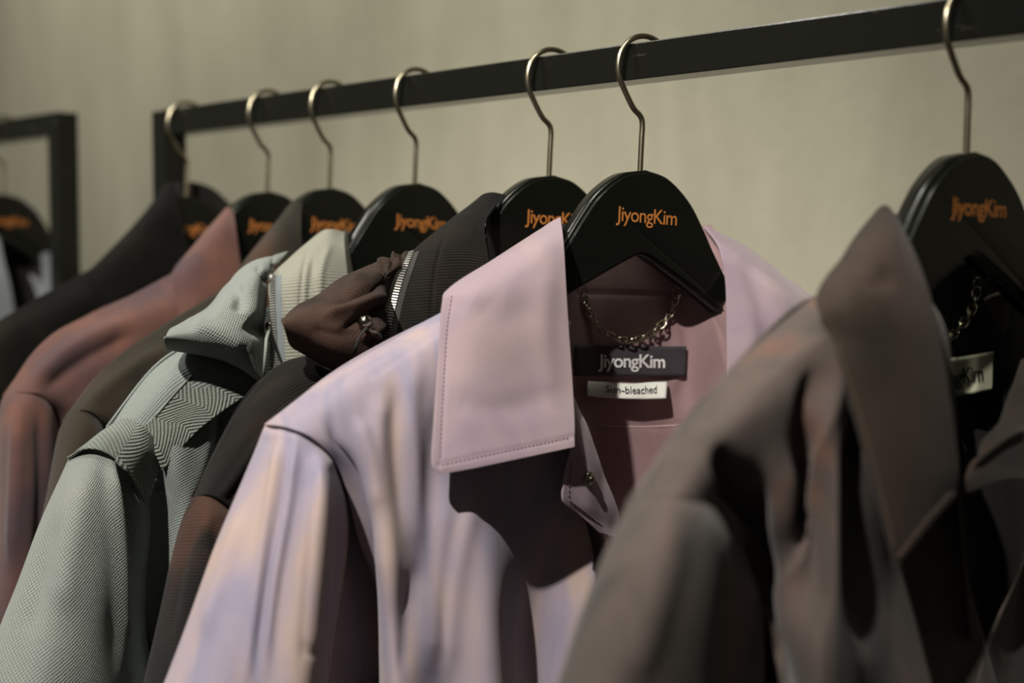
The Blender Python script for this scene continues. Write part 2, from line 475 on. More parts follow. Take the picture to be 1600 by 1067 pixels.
FR = {1: frame(297, 0), 2: frame(424, 0), 3: frame(521, 0), 4: frame(654, 2), 5: frame(864, 10), 6: frame(1006, 11), 7: frame(1509, 6, 0.0, 1.0),
      8: frame(12, 0, 0.015)}
HL = {1: 'black wooden hanger inside the black coat next to the rack post',
      2: 'black wooden hanger holding the faded rust shirt',
      3: 'black wooden hanger holding the dark olive brown shirt',
      4: 'black wooden hanger holding the sage green zip jacket',
      5: 'black wooden hanger holding the charcoal and chocolate zip jacket',
      6: 'black wooden hanger with copper lettering holding the lilac shirt',
      7: 'black wooden hanger holding the bleached brown shirt',
      8: 'black wooden hanger on the rack beyond the long rack'}
for k in HL: hanger(FR[k], HL[k])

# ------------------------------------------------------------------ garments
class Garment:
    def __init__(s, name, fr, label, cat):
        s.O, s.u, s.w, _ = fr
        s.root = bpy.data.objects.new(name, None); C.objects.link(s.root)
        s.root.matrix_world = mat4(s.O, s.u, s.w)
        tag(s.root, label, cat, 'garments on the racks')
        s.R = np.array([s.u, s.w, [0, 0, 1.0]])
    def P(s, px, py, w=0.0):
        d = ray(px, py)
        t = (w - np.dot(CAM - s.O, s.w))/np.dot(d, s.w)
        return s.R @ (CAM + d*t - s.O)
    def pix(s, V):
        Wd = V @ s.R + s.O - CAM
        z = Wd @ fwd
        return W/2 + FPX*(Wd @ right)/z, H/2 - FPX*(Wd @ upv)/z
    def ctrl(s, rows, ext=None):
        A = np.array([[s.P(*p) for p in r] for r in rows])
        if ext:
            last, prev = A[-1], A[-2]
            d = last - prev
            nw = last.copy()
            n_ = max(1, int(round((last[:, 2].mean() - ext)/max(0.02, (prev[:, 2] - last[:, 2]).mean()))))
            out = []
            for i in range(1, n_ + 1):
                nw = last.copy()
                nw[:, 0] += d[:, 0]*i*0.85; nw[:, 1] += d[:, 1]*0.2
                nw[:, 2] = last[:, 2] + (ext - last[:, 2])*i/n_
                out.append(nw)
            A = np.concatenate([A, np.array(out)])
        return A
    def grid(s, name, A, mat, n=(70, 90), folds=(), noise=(0.0012, 14.0), thick=0.0012, per=False, label=None, kind=None, edge=0.0, fold_front=False):
        R_, C_ = A.shape[:2]
        T = crm(n[1], R_); U = crper(n[0], C_) if per else crm(n[0], C_)
        V = np.einsum('ir,rcd,jc->ijd', T, A, U)
        def normals(V):
            if per: du = np.roll(V, -1, 1) - np.roll(V, 1, 1)
            else: du = np.gradient(V, axis=1)
            dv = np.gradient(V, axis=0)
            N = np.cross(dv, du); N /= np.linalg.norm(N, axis=2, keepdims=True) + 1e-9
            return N
        N = normals(V)
        if not per and N[..., 1].mean() < 0: N = -N
        if per:
            cen = V.mean(axis=1, keepdims=True)
            if ((V - cen)*N).sum(axis=2).mean() < 0: N = -N
        px, py = s.pix(V.reshape(-1, 3)); px = px.reshape(V.shape[:2]); py = py.reshape(V.shape[:2])
        D = np.zeros(V.shape[:2])
        for f in folds:
            poly, wpx, amp = f[:3]
            d, pos = seg_dist(px, py, smooth_poly(poly))
            tp = f[3] if len(f) > 3 else 'in'
            g = np.exp(-(d/wpx)**2)
            if tp == 'in': g *= np.clip(np.minimum(pos, 1 - pos)*5 + 0.15, 0, 1)
            elif tp == 'top': g *= np.clip(1.0 - pos*0.9, 0, 1)
            elif tp == 'bot': g *= np.clip(pos*1.2, 0, 1)
            D += g*amp
        if per:
            D *= np.clip(N[..., 1]*2 + 0.4, 0, 1)
        if noise[0]:
            sd = (hash(name) % 97) if False else len(name)*3.1 + abs(A.sum())*7
            F = V.reshape(-1, 3)*np.array([noise[1], noise[1], noise[1]*0.45])
            D += noise[0]*np.array([mnoise.noise((float(a)+sd, float(b)-sd, float(c))) for a, b, c in F]).reshape(D.shape)
        V = V + N*D[..., None]
        N2 = normals(V)
        if (N2*N).sum() < 0: N2 = -N2
        nv, nu = V.shape[:2]
        F = []
        for i in range(nv-1):
            for j in range(nu if per else nu-1):
                k = (j+1) % nu
                F.append((i*nu+j, i*nu+k, (i+1)*nu+k, (i+1)*nu+j))
        # winding so that geometric normals agree with N2
        v0, v1, v2 = V[0, 0], V[0, 1], V[1, 1]
        k = nv//2
        g = np.cross(V[k, 1]-V[k, 0], V[k+1, 1]-V[k, 0])
        if np.dot(g, N2[k, 0]) < 0: F = [f[::-1] for f in F]
        o = pyobj(name, V.reshape(-1, 3), F, mat, s.root)
        me = o.data
        ds = np.linalg.norm(np.diff(V, axis=1, append=V[:, :1] if per else V[:, -1:]), axis=2).mean(axis=0)
        dt = np.linalg.norm(np.diff(V, axis=0, append=V[-1:]), axis=2).mean(axis=1)
        us = np.concatenate([[0], np.cumsum(ds)]); ts = np.concatenate([[0], np.cumsum(dt)])
        uvl = me.uv_layers.new(name='cloth')
        li = np.zeros(len(me.loops), np.int32); me.loops.foreach_get('vertex_index', li)
        uu = us[li % nu]; vv = ts[li // nu]
        if per:
            # seam loop: the last strip wraps
            pl = np.repeat(np.arange(len(me.polygons)), 4)
            wrap = ((pl % nu) == nu-1) & ((li % nu) == 0)
            uu = np.where(wrap, us[-1], uu)
        uvl.data.foreach_set('uv', np.stack([uu, vv], 1).ravel().astype(np.float32))
        if thick:
            m = o.modifiers.new('thickness', 'SOLIDIFY'); m.thickness = thick; m.offset = -1.0
            m.use_even_offset = False
        if edge:
            m = o.modifiers.new('rounded_edge', 'BEVEL'); m.width = edge; m.segments = 2; m.limit_method = 'ANGLE'; m.angle_limit = math.radians(50)
        if label: o['label'] = label
        if kind: o['kind'] = kind
        o_ = dict(o=o, V=V, N=N2, px=s.pix(V.reshape(-1, 3)), A=A, n=n)
        return o_
    def surf(s, name, rows, mat, ext=None, **kw):
        return s.grid(name, s.ctrl(rows, ext), mat, **kw)
    def tube(s, name, rows, mat, ext=None, back=0.5, mirror=False, n=(110, 110), **kw):
        rows = [[(a, b, w_ - 0.003) for a, b, w_ in rows[0]]] + list(rows[1:])
        tuck = [(a + 17, b - 13, w_*0.7 - 0.004) for a, b, w_ in rows[0]]
        A = s.ctrl([tuck] + list(rows), ext)
        return s.grid(name, s.close(A, back), mat, n=n, per=True, **kw), A
    def close(s, A, back=0.5):
        mid = (A[:, :1, 1] + A[:, -1:, 1])/2
        B = A[:, 1:-1][:, ::-1].copy()
        # the hidden half lies deeper on the same lines of sight, so the traced outline is the outline
        c0 = s.R @ (CAM - s.O)
        neww = mid - np.maximum(B[..., 1] - mid, 0.004)*back - 0.002
        dirs = B - c0
        B = c0 + dirs*((neww - c0[1])/dirs[..., 1])[..., None]
        return np.concatenate([A, B], axis=1)
    @staticmethod
    def mirror(A):
        B = A.copy(); B[..., 0] *= -1
        return B[:, ::-1]
    def at(s, sf, px, py):
        """position and normal on a surface where it shows at a pixel"""
        X, Y = sf['px']
        d = (X - px)**2 + (Y - py)**2
        idx = np.argpartition(d, 4)[:4]
        wt = 1.0/(d[idx] + 0.3); wt /= wt.sum()
        V = sf['V'].reshape(-1, 3)[idx]; N = sf['N'].reshape(-1, 3)[idx]
        p = (V*wt[:, None]).sum(0); nn = (N*wt[:, None]).sum(0)
        # exact pixel: slide to the ray inside the tangent plane
        dr = s.R @ ray(px, py); c0 = s.R @ (CAM - s.O)
        den = np.dot(dr, nn)
        if abs(den) > 0.15:
            t = np.dot(p - c0, nn)/den
            q = c0 + dr*t
            if np.linalg.norm(q - p) < 0.01: p = q
        return p, nn/np.linalg.norm(nn)
    def path_on(s, sf, poly, step):
        q = np.array(smooth_poly(poly, 200)); 
        pts = [s.at(sf, a, b) for a, b in q[::4]]
        P3 = np.array([p for p, _ in pts]); N3 = np.array([n for _, n in pts])
        # smooth
        for _ in range(2):
            P3[1:-1] = (P3[:-2] + 2*P3[1:-1] + P3[2:])/4
        L = np.concatenate([[0], np.cumsum(np.linalg.norm(np.diff(P3, axis=0), axis=1))])
        k = max(2, int(L[-1]/step))
        t = np.linspace(0, L[-1], k)
        return (np.stack([np.interp(t, L, P3[:, i]) for i in range(3)], 1),
                np.stack([np.interp(t, L, N3[:, i]) for i in range(3)], 1))
    def stitches(s, sf, poly, mat, pitch=0.0026, length=0.0017, wid=0.0008, lift=0.0003, label=None, name='stitching'):
        P3, N3 = s.path_on(sf, poly, pitch)
        V, F = [], []
        for i in range(len(P3)-1):
            t = P3[i+1] - P3[i]; t /= np.linalg.norm(t) + 1e-9
            nn = N3[i]; b = np.cross(nn, t); c = P3[i] + nn*lift
            k = len(V)
            for a, bb, h in ((0, -1, -.6), (length, -1, -.6), (length, 1, -.6), (0, 1, -.6), (length*.15, -.5, .6), (length*.85, -.5, .6), (length*.85, .5, .6), (length*.15, .5, .6)):
                V.append(c + t*a + b*bb*wid/2 + nn*h*wid*0.6)
            F += [tuple(k + x for x in f) for f in ((4,5,6,7),(0,1,5,4),(1,2,6,5),(2,3,7,6),(3,0,4,7))]
        o = pyobj(name, V, F, mat, s.root, False); o['kind'] = 'stuff'
        if label: o['label'] = label
        return o
    def piping(s, sf, poly, mat, rad=0.0006, lift=0.0002, name='seam'):
        P3, N3 = s.path_on(sf, poly, 0.004)
        V, F = tube_data(list(P3 + N3*lift), rad, 6)
        return pyobj(name, V, F, mat, s.root)
    def zipper(s, sf, poly, teeth, tape, tw=0.0042, lift=0.001, tape_w=0.008, side=1):
        P3, N3 = s.path_on(sf, poly, 0.0019)
        V, F = [], []; TV, TF = [], []
        for i in range(len(P3)):
            a = P3[max(0, i-1)]; b_ = P3[min(len(P3)-1, i+1)]
            t = b_ - a; t /= np.linalg.norm(t) + 1e-9
            nn = N3[i]; b = np.cross(nn, t); c = P3[i] + nn*lift
            k = len(V)
            l = 0.0011
            for x in (-.5, .5):
                for y in (-.5, .5):
                    for z in (-.5, .5):
                        V.append(c + t*x*l + b*y*tw + nn*z*0.0018)
            F += [tuple(k + x for x in f) for f in ((0,1,3,2),(4,6,7,5),(0,4,5,1),(2,3,7,6),(1,5,7,3),(0,2,6,4))]
            for y in (-0.3*tape_w, tape_w):
                TV.append(P3[i] + nn*0.0005 + b*y*side)
            if i:
                q = len(TV) - 4; TF.append((q, q+1, q+3, q+2))
        z = pyobj('zipper_tape', TV, TF, tape, s.root)
        o = pyobj('zipper_teeth', V, F, teeth, z, False); o['kind'] = 'stuff'
        o['label'] = 'silver metal zip teeth'
        return z
    def text_on(s, A, txt, s0, s1, tbase, aspect, mat, lift, parent, label):
        """lettering printed on a label grid A: s0..s1 across, baseline at tbase"""
        V, F = txt
        us = s0 + (s1 - s0)*V[:, 0]; ts = tbase - V[:, 1]*aspect
        Uw = crw(us, A.shape[1]); Tw = crw(ts, A.shape[0])
        Q = np.einsum('kr,rcd,kc->kd', Tw, A, Uw)
        e = 1e-3
        du = np.einsum('kr,rcd,kc->kd', Tw, A, crw(us + e, A.shape[1])) - Q
        dv = np.einsum('kr,rcd,kc->kd', crw(ts + e, A.shape[0]), A, Uw) - Q
        N = np.cross(dv, du); N /= np.linalg.norm(N, axis=1, keepdims=True) + 1e-12
        if N[:, 1].mean() < 0: N = -N
        o = pyobj('label_text', Q + N*lift, F, mat, parent, False)
        o.matrix_parent_inverse = Matrix()
        o['label'] = label
        return o
    def rest(s, ridge, front, sleeve, mat, hem=-0.72, far_mat=None, far_sleeve=True, neck=0.075, zneck=None, hump=1.0, flat=1.0):
        """the sides the photograph hardly shows: back panel, far front panel, far sleeve"""
        rg = np.array([s.P(*p) for p in ridge])               # armhole -> neck on the near side
        rg = rg[np.argsort(rg[:, 0])]
        uu = np.linspace(rg[0, 0], -neck, 6)
        zz = np.interp(uu, rg[:, 0], rg[:, 2])
        zc = zneck if zneck is not None else zz[-1] + 0.004
        cols = [(a, b) for a, b in zip(uu, zz)] + [(0, zc)] + [(-a, b) for a, b in zip(uu[::-1], zz[::-1])]
        rows = []
        for dz, w in ((0, -0.001), (0.035, -0.016), (0.10, -0.028), (0.25, -0.036), (0.45, -0.036)):
            rows.append([(a*(1 - 0.22*min(dz*4, 1)), flat*w*(0.9 + 0.25*math.cos(a*30)) - hump*(0.048 if dz < 0.01 else 0.038 if dz < 0.2 else 0.02)*math.exp(-(a/0.11)**2), b - dz - 0.035*math.exp(-(a/0.10)**2)) for a, b in cols])
        rows.append([(a*0.78, -0.036*flat, hem) for a, b in cols])
        s.grid('back_panel', np.array(rows), mat, n=(80, 70), noise=(0.004, 12))
        m2 = far_mat or mat
        if front is not None:
            s.grid('front_panel', s.mirror(front), m2, n=(60, 80), noise=(0.004, 12))
        if sleeve is not None and far_sleeve:
            B = s.mirror(sleeve)
            s.grid('sleeve', s.close(B), m2, n=(70, 70), per=True, noise=(0.004, 12))

def link_chain(g, pts, parent_name='hang_chain', pitch=0.0054, rad=0.0007):
    """curb chain: every link is a mesh of its own"""
    q = crm(120, len(pts)) @ np.array(pts)
    L = np.concatenate([[0], np.cumsum(np.linalg.norm(np.diff(q, axis=0), axis=1))])
    k = int(L[-1]/pitch)
    t = np.linspace(0, L[-1], k + 1)
    c = np.stack([np.interp(t, L, q[:, i]) for i in range(3)], 1)
    path = []
    for a in range(12):
        an = 2*math.pi*a/12
        path.append((0.0044*math.cos(an), 0.0026*math.sin(an), 0.0006*math.sin(2*an)))
    V, F = tube_data(path, rad, 5, closed=True)
    me = bpy.data.meshes.new('chain_link'); me.from_pydata([tuple(v) for v in V], [], F); me.update()
    root = None
    for i in range(k):
        d = c[i+1] - c[i]; d /= np.linalg.norm(d)
        x = Vector(d); up = Vector((0, 1, 0)); y = up.cross(x).normalized(); z = x.cross(y)
        m = Matrix((x, y, z)).transposed().to_4x4()
        m = Matrix.Translation(Vector((c[i] + c[i+1])/2)) @ m @ Matrix.Rotation(math.radians(38 if i % 2 else -38), 4, 'X')
        o = link('chain_link', me, MAT['chain'], g.root)
        o.matrix_local = m
    for e in (c[0], c[-1]):
        path = [(0.0042*math.cos(2*math.pi*a/16), 0, 0.0042*math.sin(2*math.pi*a/16)) for a in range(16)]
        V, F = tube_data(path, 0.0006, 6, closed=True)
        pyobj('end_ring', [np.array(v) + e + np.array([0, .0005, .003]) for v in V], F, MAT['chain'], g.root)

def lathe(g, name, p, axis, prof, mat, n=20):
    a = np.array(axis, float); a /= np.linalg.norm(a)
    r = np.cross(a, [0.3, 0.5, 0.81]); r /= np.linalg.norm(r); b = np.cross(a, r)
    V, F = [], []
    for h, rad in prof:
        for k in range(n):
            an = 2*math.pi*k/n
            V.append(p + a*h + rad*(r*math.cos(an) + b*math.sin(an)))
    m = len(prof)
    for i in range(m-1):
        for k in range(n):
            F.append((i*n+k, i*n+(k+1) % n, (i+1)*n+(k+1) % n, (i+1)*n+k))
    F.append(tuple(range(n))[::-1]); F.append(tuple((m-1)*n+k for k in range(n)))
    return pyobj(name, V, F, mat, g.root)

TXT_TAG = text_mesh('JiyongKim', 0.016, 0.92)
TXT_SUN = text_mesh('Sun-bleached', 0.002, 1.0)

# ================================================================== lilac shirt
def lilac_shirt():
    g = Garment('overshirt', FR[6], 'lilac sun-faded cotton shirt with broad stitched collar and neck chain', 'shirt')
    F = MAT['lilac']
    ridge = [(414, 664, 0), (510, 590, 0), (610, 531, 0), (690, 488, 0), (790, 440, 0), (880, 424, 0)]
    front = [
        ridge,
        [(450, 668, .022), (540, 614, .023), (630, 560, .024), (705, 520, .026), (800, 500, .026), (890, 520, .026)],
        [(494, 689, .031), (570, 682, .032), (650, 640, .034), (715, 620, .034), (805, 620, .030), (893, 630, .030)],
        [(536, 748, .020), (590, 768, .034), (660, 750, .034), (730, 740, .032), (810, 740, .028), (895, 735, .030)],
        [(563, 880, .000), (605, 890, .040), (675, 880, .032), (765, 870, .044), (825, 880, .010), (925, 850, .018)],
        [(570, 985, .000), (612, 985, .040), (690, 985, .032), (772, 985, .048), (822, 985, .004), (935, 960, .024)],
        [(572, 1075, .000), (620, 1075, .042), (700, 1075, .032), (778, 1075, .048), (826, 1075, .002), (930, 1075, .026)]]
    folds = [([(512, 642), (528, 690), (556, 760), (572, 860), (574, 1070)], 9, -0.016, 'bot'),
             ([(600, 610), (590, 680), (600, 800), (612, 960)], 16, 0.004),
             ([(650, 560), (640, 640), (650, 760), (655, 900)], 17, 0.004),
             ([(622, 600), (618, 700), (630, 820)], 14, -0.0025),
             ([(700, 600), (676, 720), (648, 880), (636, 1000)], 22, -0.0026),
             ([(700, 760), (682, 900), (668, 1060)], 20, 0.004),
             ([(740, 760), (715, 900), (700, 1067)], 16, 0.004),
             ([(655, 880), (640, 960), (628, 1060)], 12, -0.002),
             ([(575, 592), (640, 548), (690, 515)], 3.0, -0.0012, 'flat'),
             ([(560, 650), (575, 720), (590, 800)], 12, 0.004)]
    fr = g.surf('front_panel', front, F, ext=-0.74, n=(150, 170), folds=folds, noise=(0.0016, 16), thick=0.001)
    FA = fr['A']
    sleeve = [
        [(414, 664, .000), (448, 667, .020), (485, 683, .030), (520, 712, .026), (543, 770, -.004)],
        [(398, 700, .000), (435, 705, .025), (475, 720, .038), (515, 745, .044), (546, 810, -.006)],
        [(370, 765, .000), (415, 772, .029), (462, 785, .044), (512, 803, .052), (544, 860, -.010)],
        [(335, 850, .000), (390, 860, .032), (445, 868, .047), (506, 878, .055), (535, 920, -.012)],
        [(295, 960, .000), (358, 965, .034), (425, 970, .049), (496, 974, .057), (522, 1000, -.012)],
        [(252, 1075, .000), (322, 1075, .035), (400, 1075, .050), (486, 1075, .058), (514, 1075, -.012)]]
    sf = [([(440, 672), (425, 760), (408, 880), (385, 1067)], 9, 0.0034),
          ([(463, 680), (452, 780), (428, 920), (412, 1067)], 8, 0.0036),
          ([(451, 690), (438, 780), (418, 900), (398, 1060)], 7, -0.0022),
          ([(490, 700), (487, 800), (478, 940), (470, 1060)], 12, -0.002),
          ([(380, 790), (345, 900), (315, 1000)], 14, 0.003),
          ([(505, 730), (512, 820), (508, 920), (495, 1060)], 12, 0.001),
          ([(470, 1010), (490, 1020), (512, 1012)], 6, -0.002),
          ([(412, 663), (448, 666), (485, 682), (520, 711), (543, 765)], 4, -0.004, 'flat'),
          ([(406, 678), (445, 680), (481, 697), (513, 725)], 7, 0.0016, 'flat')]
    sl, SA = g.tube('sleeve', sleeve, F, ext=-0.62, folds=sf, noise=(0.0015, 18), n=(150, 150), back=0.2)
    g.piping(sl, [(415, 666), (448, 669), (485, 686), (520, 716), (536, 750)], MAT['thread_lilac'], 0.0009, name='armhole_seam')
    g.rest(ridge, FA, SA, F, zneck=-0.083, hump=0.7, flat=0.6)
    # collar: near leaf, far leaf, inside of the neck
    leaf = [
        [(838, 362, -.004), (848, 356, .004), (862, 347, .010), (876, 340, .012)],
        [(770, 405, .010), (800, 396, .024), (845, 384, .034), (880, 375, .036)],
        [(702, 449, .022), (755, 446, .038), (822, 440, .046), (884, 440, .048)],
        [(690, 476, .028), (748, 492, .044), (820, 505, .052), (889, 512, .054)],
        [(684, 560, .036), (742, 575, .050), (820, 590, .056), (895, 600, .060)],
        [(678, 660, .048), (740, 668, .057), (820, 668, .063), (898, 660, .067)],
        [(675, 722, .054), (741, 716, .062), (819, 704, .067), (898, 688, .070)],
        [(686, 741, .056), (742, 731, .063), (818, 715, .068), (898, 698, .071)]]
    lf = [([(740, 470), (790, 500), (840, 470)], 30, -0.0015), ([(860, 400), (850, 520), (865, 640)], 18, 0.0018),
          ([(700, 620), (780, 640), (880, 610)], 22, -0.0016),
          ([(702, 470), (695, 560), (690, 660), (687, 728)], 4.5, -0.0005, 'flat'), ([(687, 726), (740, 714), (820, 698), (896, 682)], 4.5, -0.0005, 'flat')]
    lo = g.surf('collar_leaf', leaf, MAT['lilac_leaf'], n=(110, 160), folds=lf, noise=(0.0010, 22), thick=0.0022, edge=0.0009)
    g.stitches(lo, [(706, 462), (698, 520), (692, 620), (687, 722)], MAT['thread_lilac'])
    g.stitches(lo, [(690, 727), (740, 716), (820, 699), (894, 683)], MAT['thread_lilac'])
    far = [
        [(1102, 351, -.020), (1160, 380, -.018), (1222, 425, -.012), (1272, 463, -.004)],
        [(1123, 386, -.004), (1175, 415, .012), (1228, 455, .030), (1280, 495, .030)],
        [(1133, 440, .014), (1182, 470, .034), (1232, 510, .048), (1284, 550, .042)],
        [(1135, 530, .028), (1182, 560, .044), (1232, 600, .044), (1284, 640, .048)],
        [(1137, 640, .036), (1180, 670, .036), (1232, 705, .046), (1284, 740, .048)],
        [(1125, 730, .040), (1172, 750, .040), (1232, 785, .048), (1280, 815, .048)]]
    g.surf('collar_leaf', far, MAT['lilac_leaf'], n=(60, 90), noise=(0.0016, 22), thick=0.0022, edge=0.0009,
           folds=[([(1160, 400), (1190, 480), (1200, 560)], 16, -0.002)])
    inner = [
        [(874, 342, .008), (880, 350, -.022), (1000, 354, -.036), (1062, 354, -.032), (1112, 351, -.020)],
        [(880, 440, .040), (852, 440, -.024), (960, 442, -.028), (1060, 445, -.027), (1141, 445, .006)],
        [(889, 540, .050), (858, 545, -.024), (970, 545, -.028), (1070, 548, -.025), (1142, 540, .022)],
        [(896, 640, .052), (864, 650, -.022), (985, 655, -.031), (1075, 660, -.022), (1138, 650, .028)],
        [(926, 760, .042), (900, 770, -.020), (1005, 775, -.029), (1080, 780, -.018), (1125, 760, .030)],
        [(956, 900, .022), (960, 905, -.010), (1015, 910, -.027), (1075, 910, -.016), (1110, 900, .026)]]
    inn = g.surf('neck_facing', inner, MAT['lilac_in'], n=(100, 100), noise=(0.001, 24), thick=0,
                 folds=[([(905, 458), (1000, 460), (1130, 462)], 3, -0.0012, 'flat'), ([(925, 662), (1000, 666), (1090, 664)], 3, -0.0012, 'flat'),
                        ([(1040, 480), (1060, 540), (1050, 620)], 12, 0.003)])
    g.piping(inn, [(935, 664), (1000, 667), (1065, 664)], MAT['thread_pale'], 0.0004, name='yoke_seam')
    # roll of the front opening with a snap
    plk = [
        [(897, 622, .060), (901, 630, .056), (905, 640, .050)],
        [(898, 660, .062), (908, 664, .058), (918, 668, .050)],
        [(895, 705, .060), (915, 710, .057), (936, 716, .048)],
        [(884, 742, .056), (918, 748, .054), (950, 756, .044)],
        [(880, 783, .052), (922, 790, .050), (966, 797, .040)],
        [(908, 806, .047), (938, 816, .044), (970, 826, .036)],
        [(938, 833, .042), (955, 838, .040), (972, 842, .034)]]
    pk = g.surf('front_facing', plk, MAT['lilac_leaf'], n=(50, 70), noise=(0.0016, 60), thick=0.0016, edge=0.0006)
    g.stitches(pk, [(893, 722), (890, 750), (888, 779)], MAT['thread_lilac'])
    g.stitches(pk, [(889, 781), (915, 800), (942, 822)], MAT['thread_lilac'])
    p, n_ = g.at(pk, 920, 747)
    lathe(g, 'snap_button', p, n_, [(-.0005, .0046), (.0012, .0046), (.0018, .0040), (.0018, .0026), (.0034, .0024), (.0040, .0016), (.0040, .0004)], MAT['gun'])['label'] = 'dark metal snap stud'
    # woven labels
    Wn = lambda x, y, o_: g.P(x, y, g.at(inn, max(x, 915), y)[0][1] + o_)
    tagA = np.array([[Wn(x, y, .003) for x, y, w_ in r] for r in (
        [(896, 538, -.004), (940, 540, -.020), (985, 540, -.026), (1030, 541, -.024), (1073, 541, -.018)],
        [(897, 564, -.003), (940, 564, -.019), (985, 564, -.025), (1030, 565, -.023), (1072, 565, -.017)],
        [(898, 587, -.002), (940, 588, -.018), (985, 588, -.024), (1030, 588, -.022), (1071, 588, -.016)])])
    t1 = g.grid('brand_label', tagA, MAT['tag_black'], n=(30, 10), noise=(0, 1), thick=0.0006, label='black woven neck label')
    g.text_on(tagA, TXT_TAG, 0.215, 0.80, 0.70, 2.3, MAT['white_print'], 0.0006, t1['o'], 'white lettering')
    tagB = np.array([[Wn(x, y, o_) for x, y, w_ in r] for o_, r in zip((.003, .008, .012), (
        [(919, 595, -.006), (950, 597, -.018), (985, 599, -.021), (1015, 597, -.019), (1043, 596, -.014)],
        [(918, 607, -.003), (950, 609, -.013), (985, 611, -.015), (1015, 610, -.013), (1042, 609, -.010)],
        [(918, 618, -.001), (950, 621, -.009), (985, 623, -.010), (1015, 623, -.009), (1041, 622, -.006)]))])
    t2 = g.grid('care_label', tagB, MAT['tag_white'], n=(30, 10), noise=(0.0004, 90), thick=0.0005, label='white satin label')
    g.text_on(tagB, TXT_SUN, 0.22, 0.845, 0.70, 3.5, MAT['ink'], 0.0007, t2['o'], 'small black lettering')
    link_chain(g, [Wn(x, y, o_) for x, y, o_ in ((911, 462, .002), (925, 495, .004), (950, 522, .005), (985, 531, .0055), (1020, 519, .005), (1045, 493, .004), (1057, 464, .002))])
    return g
lilac_shirt()

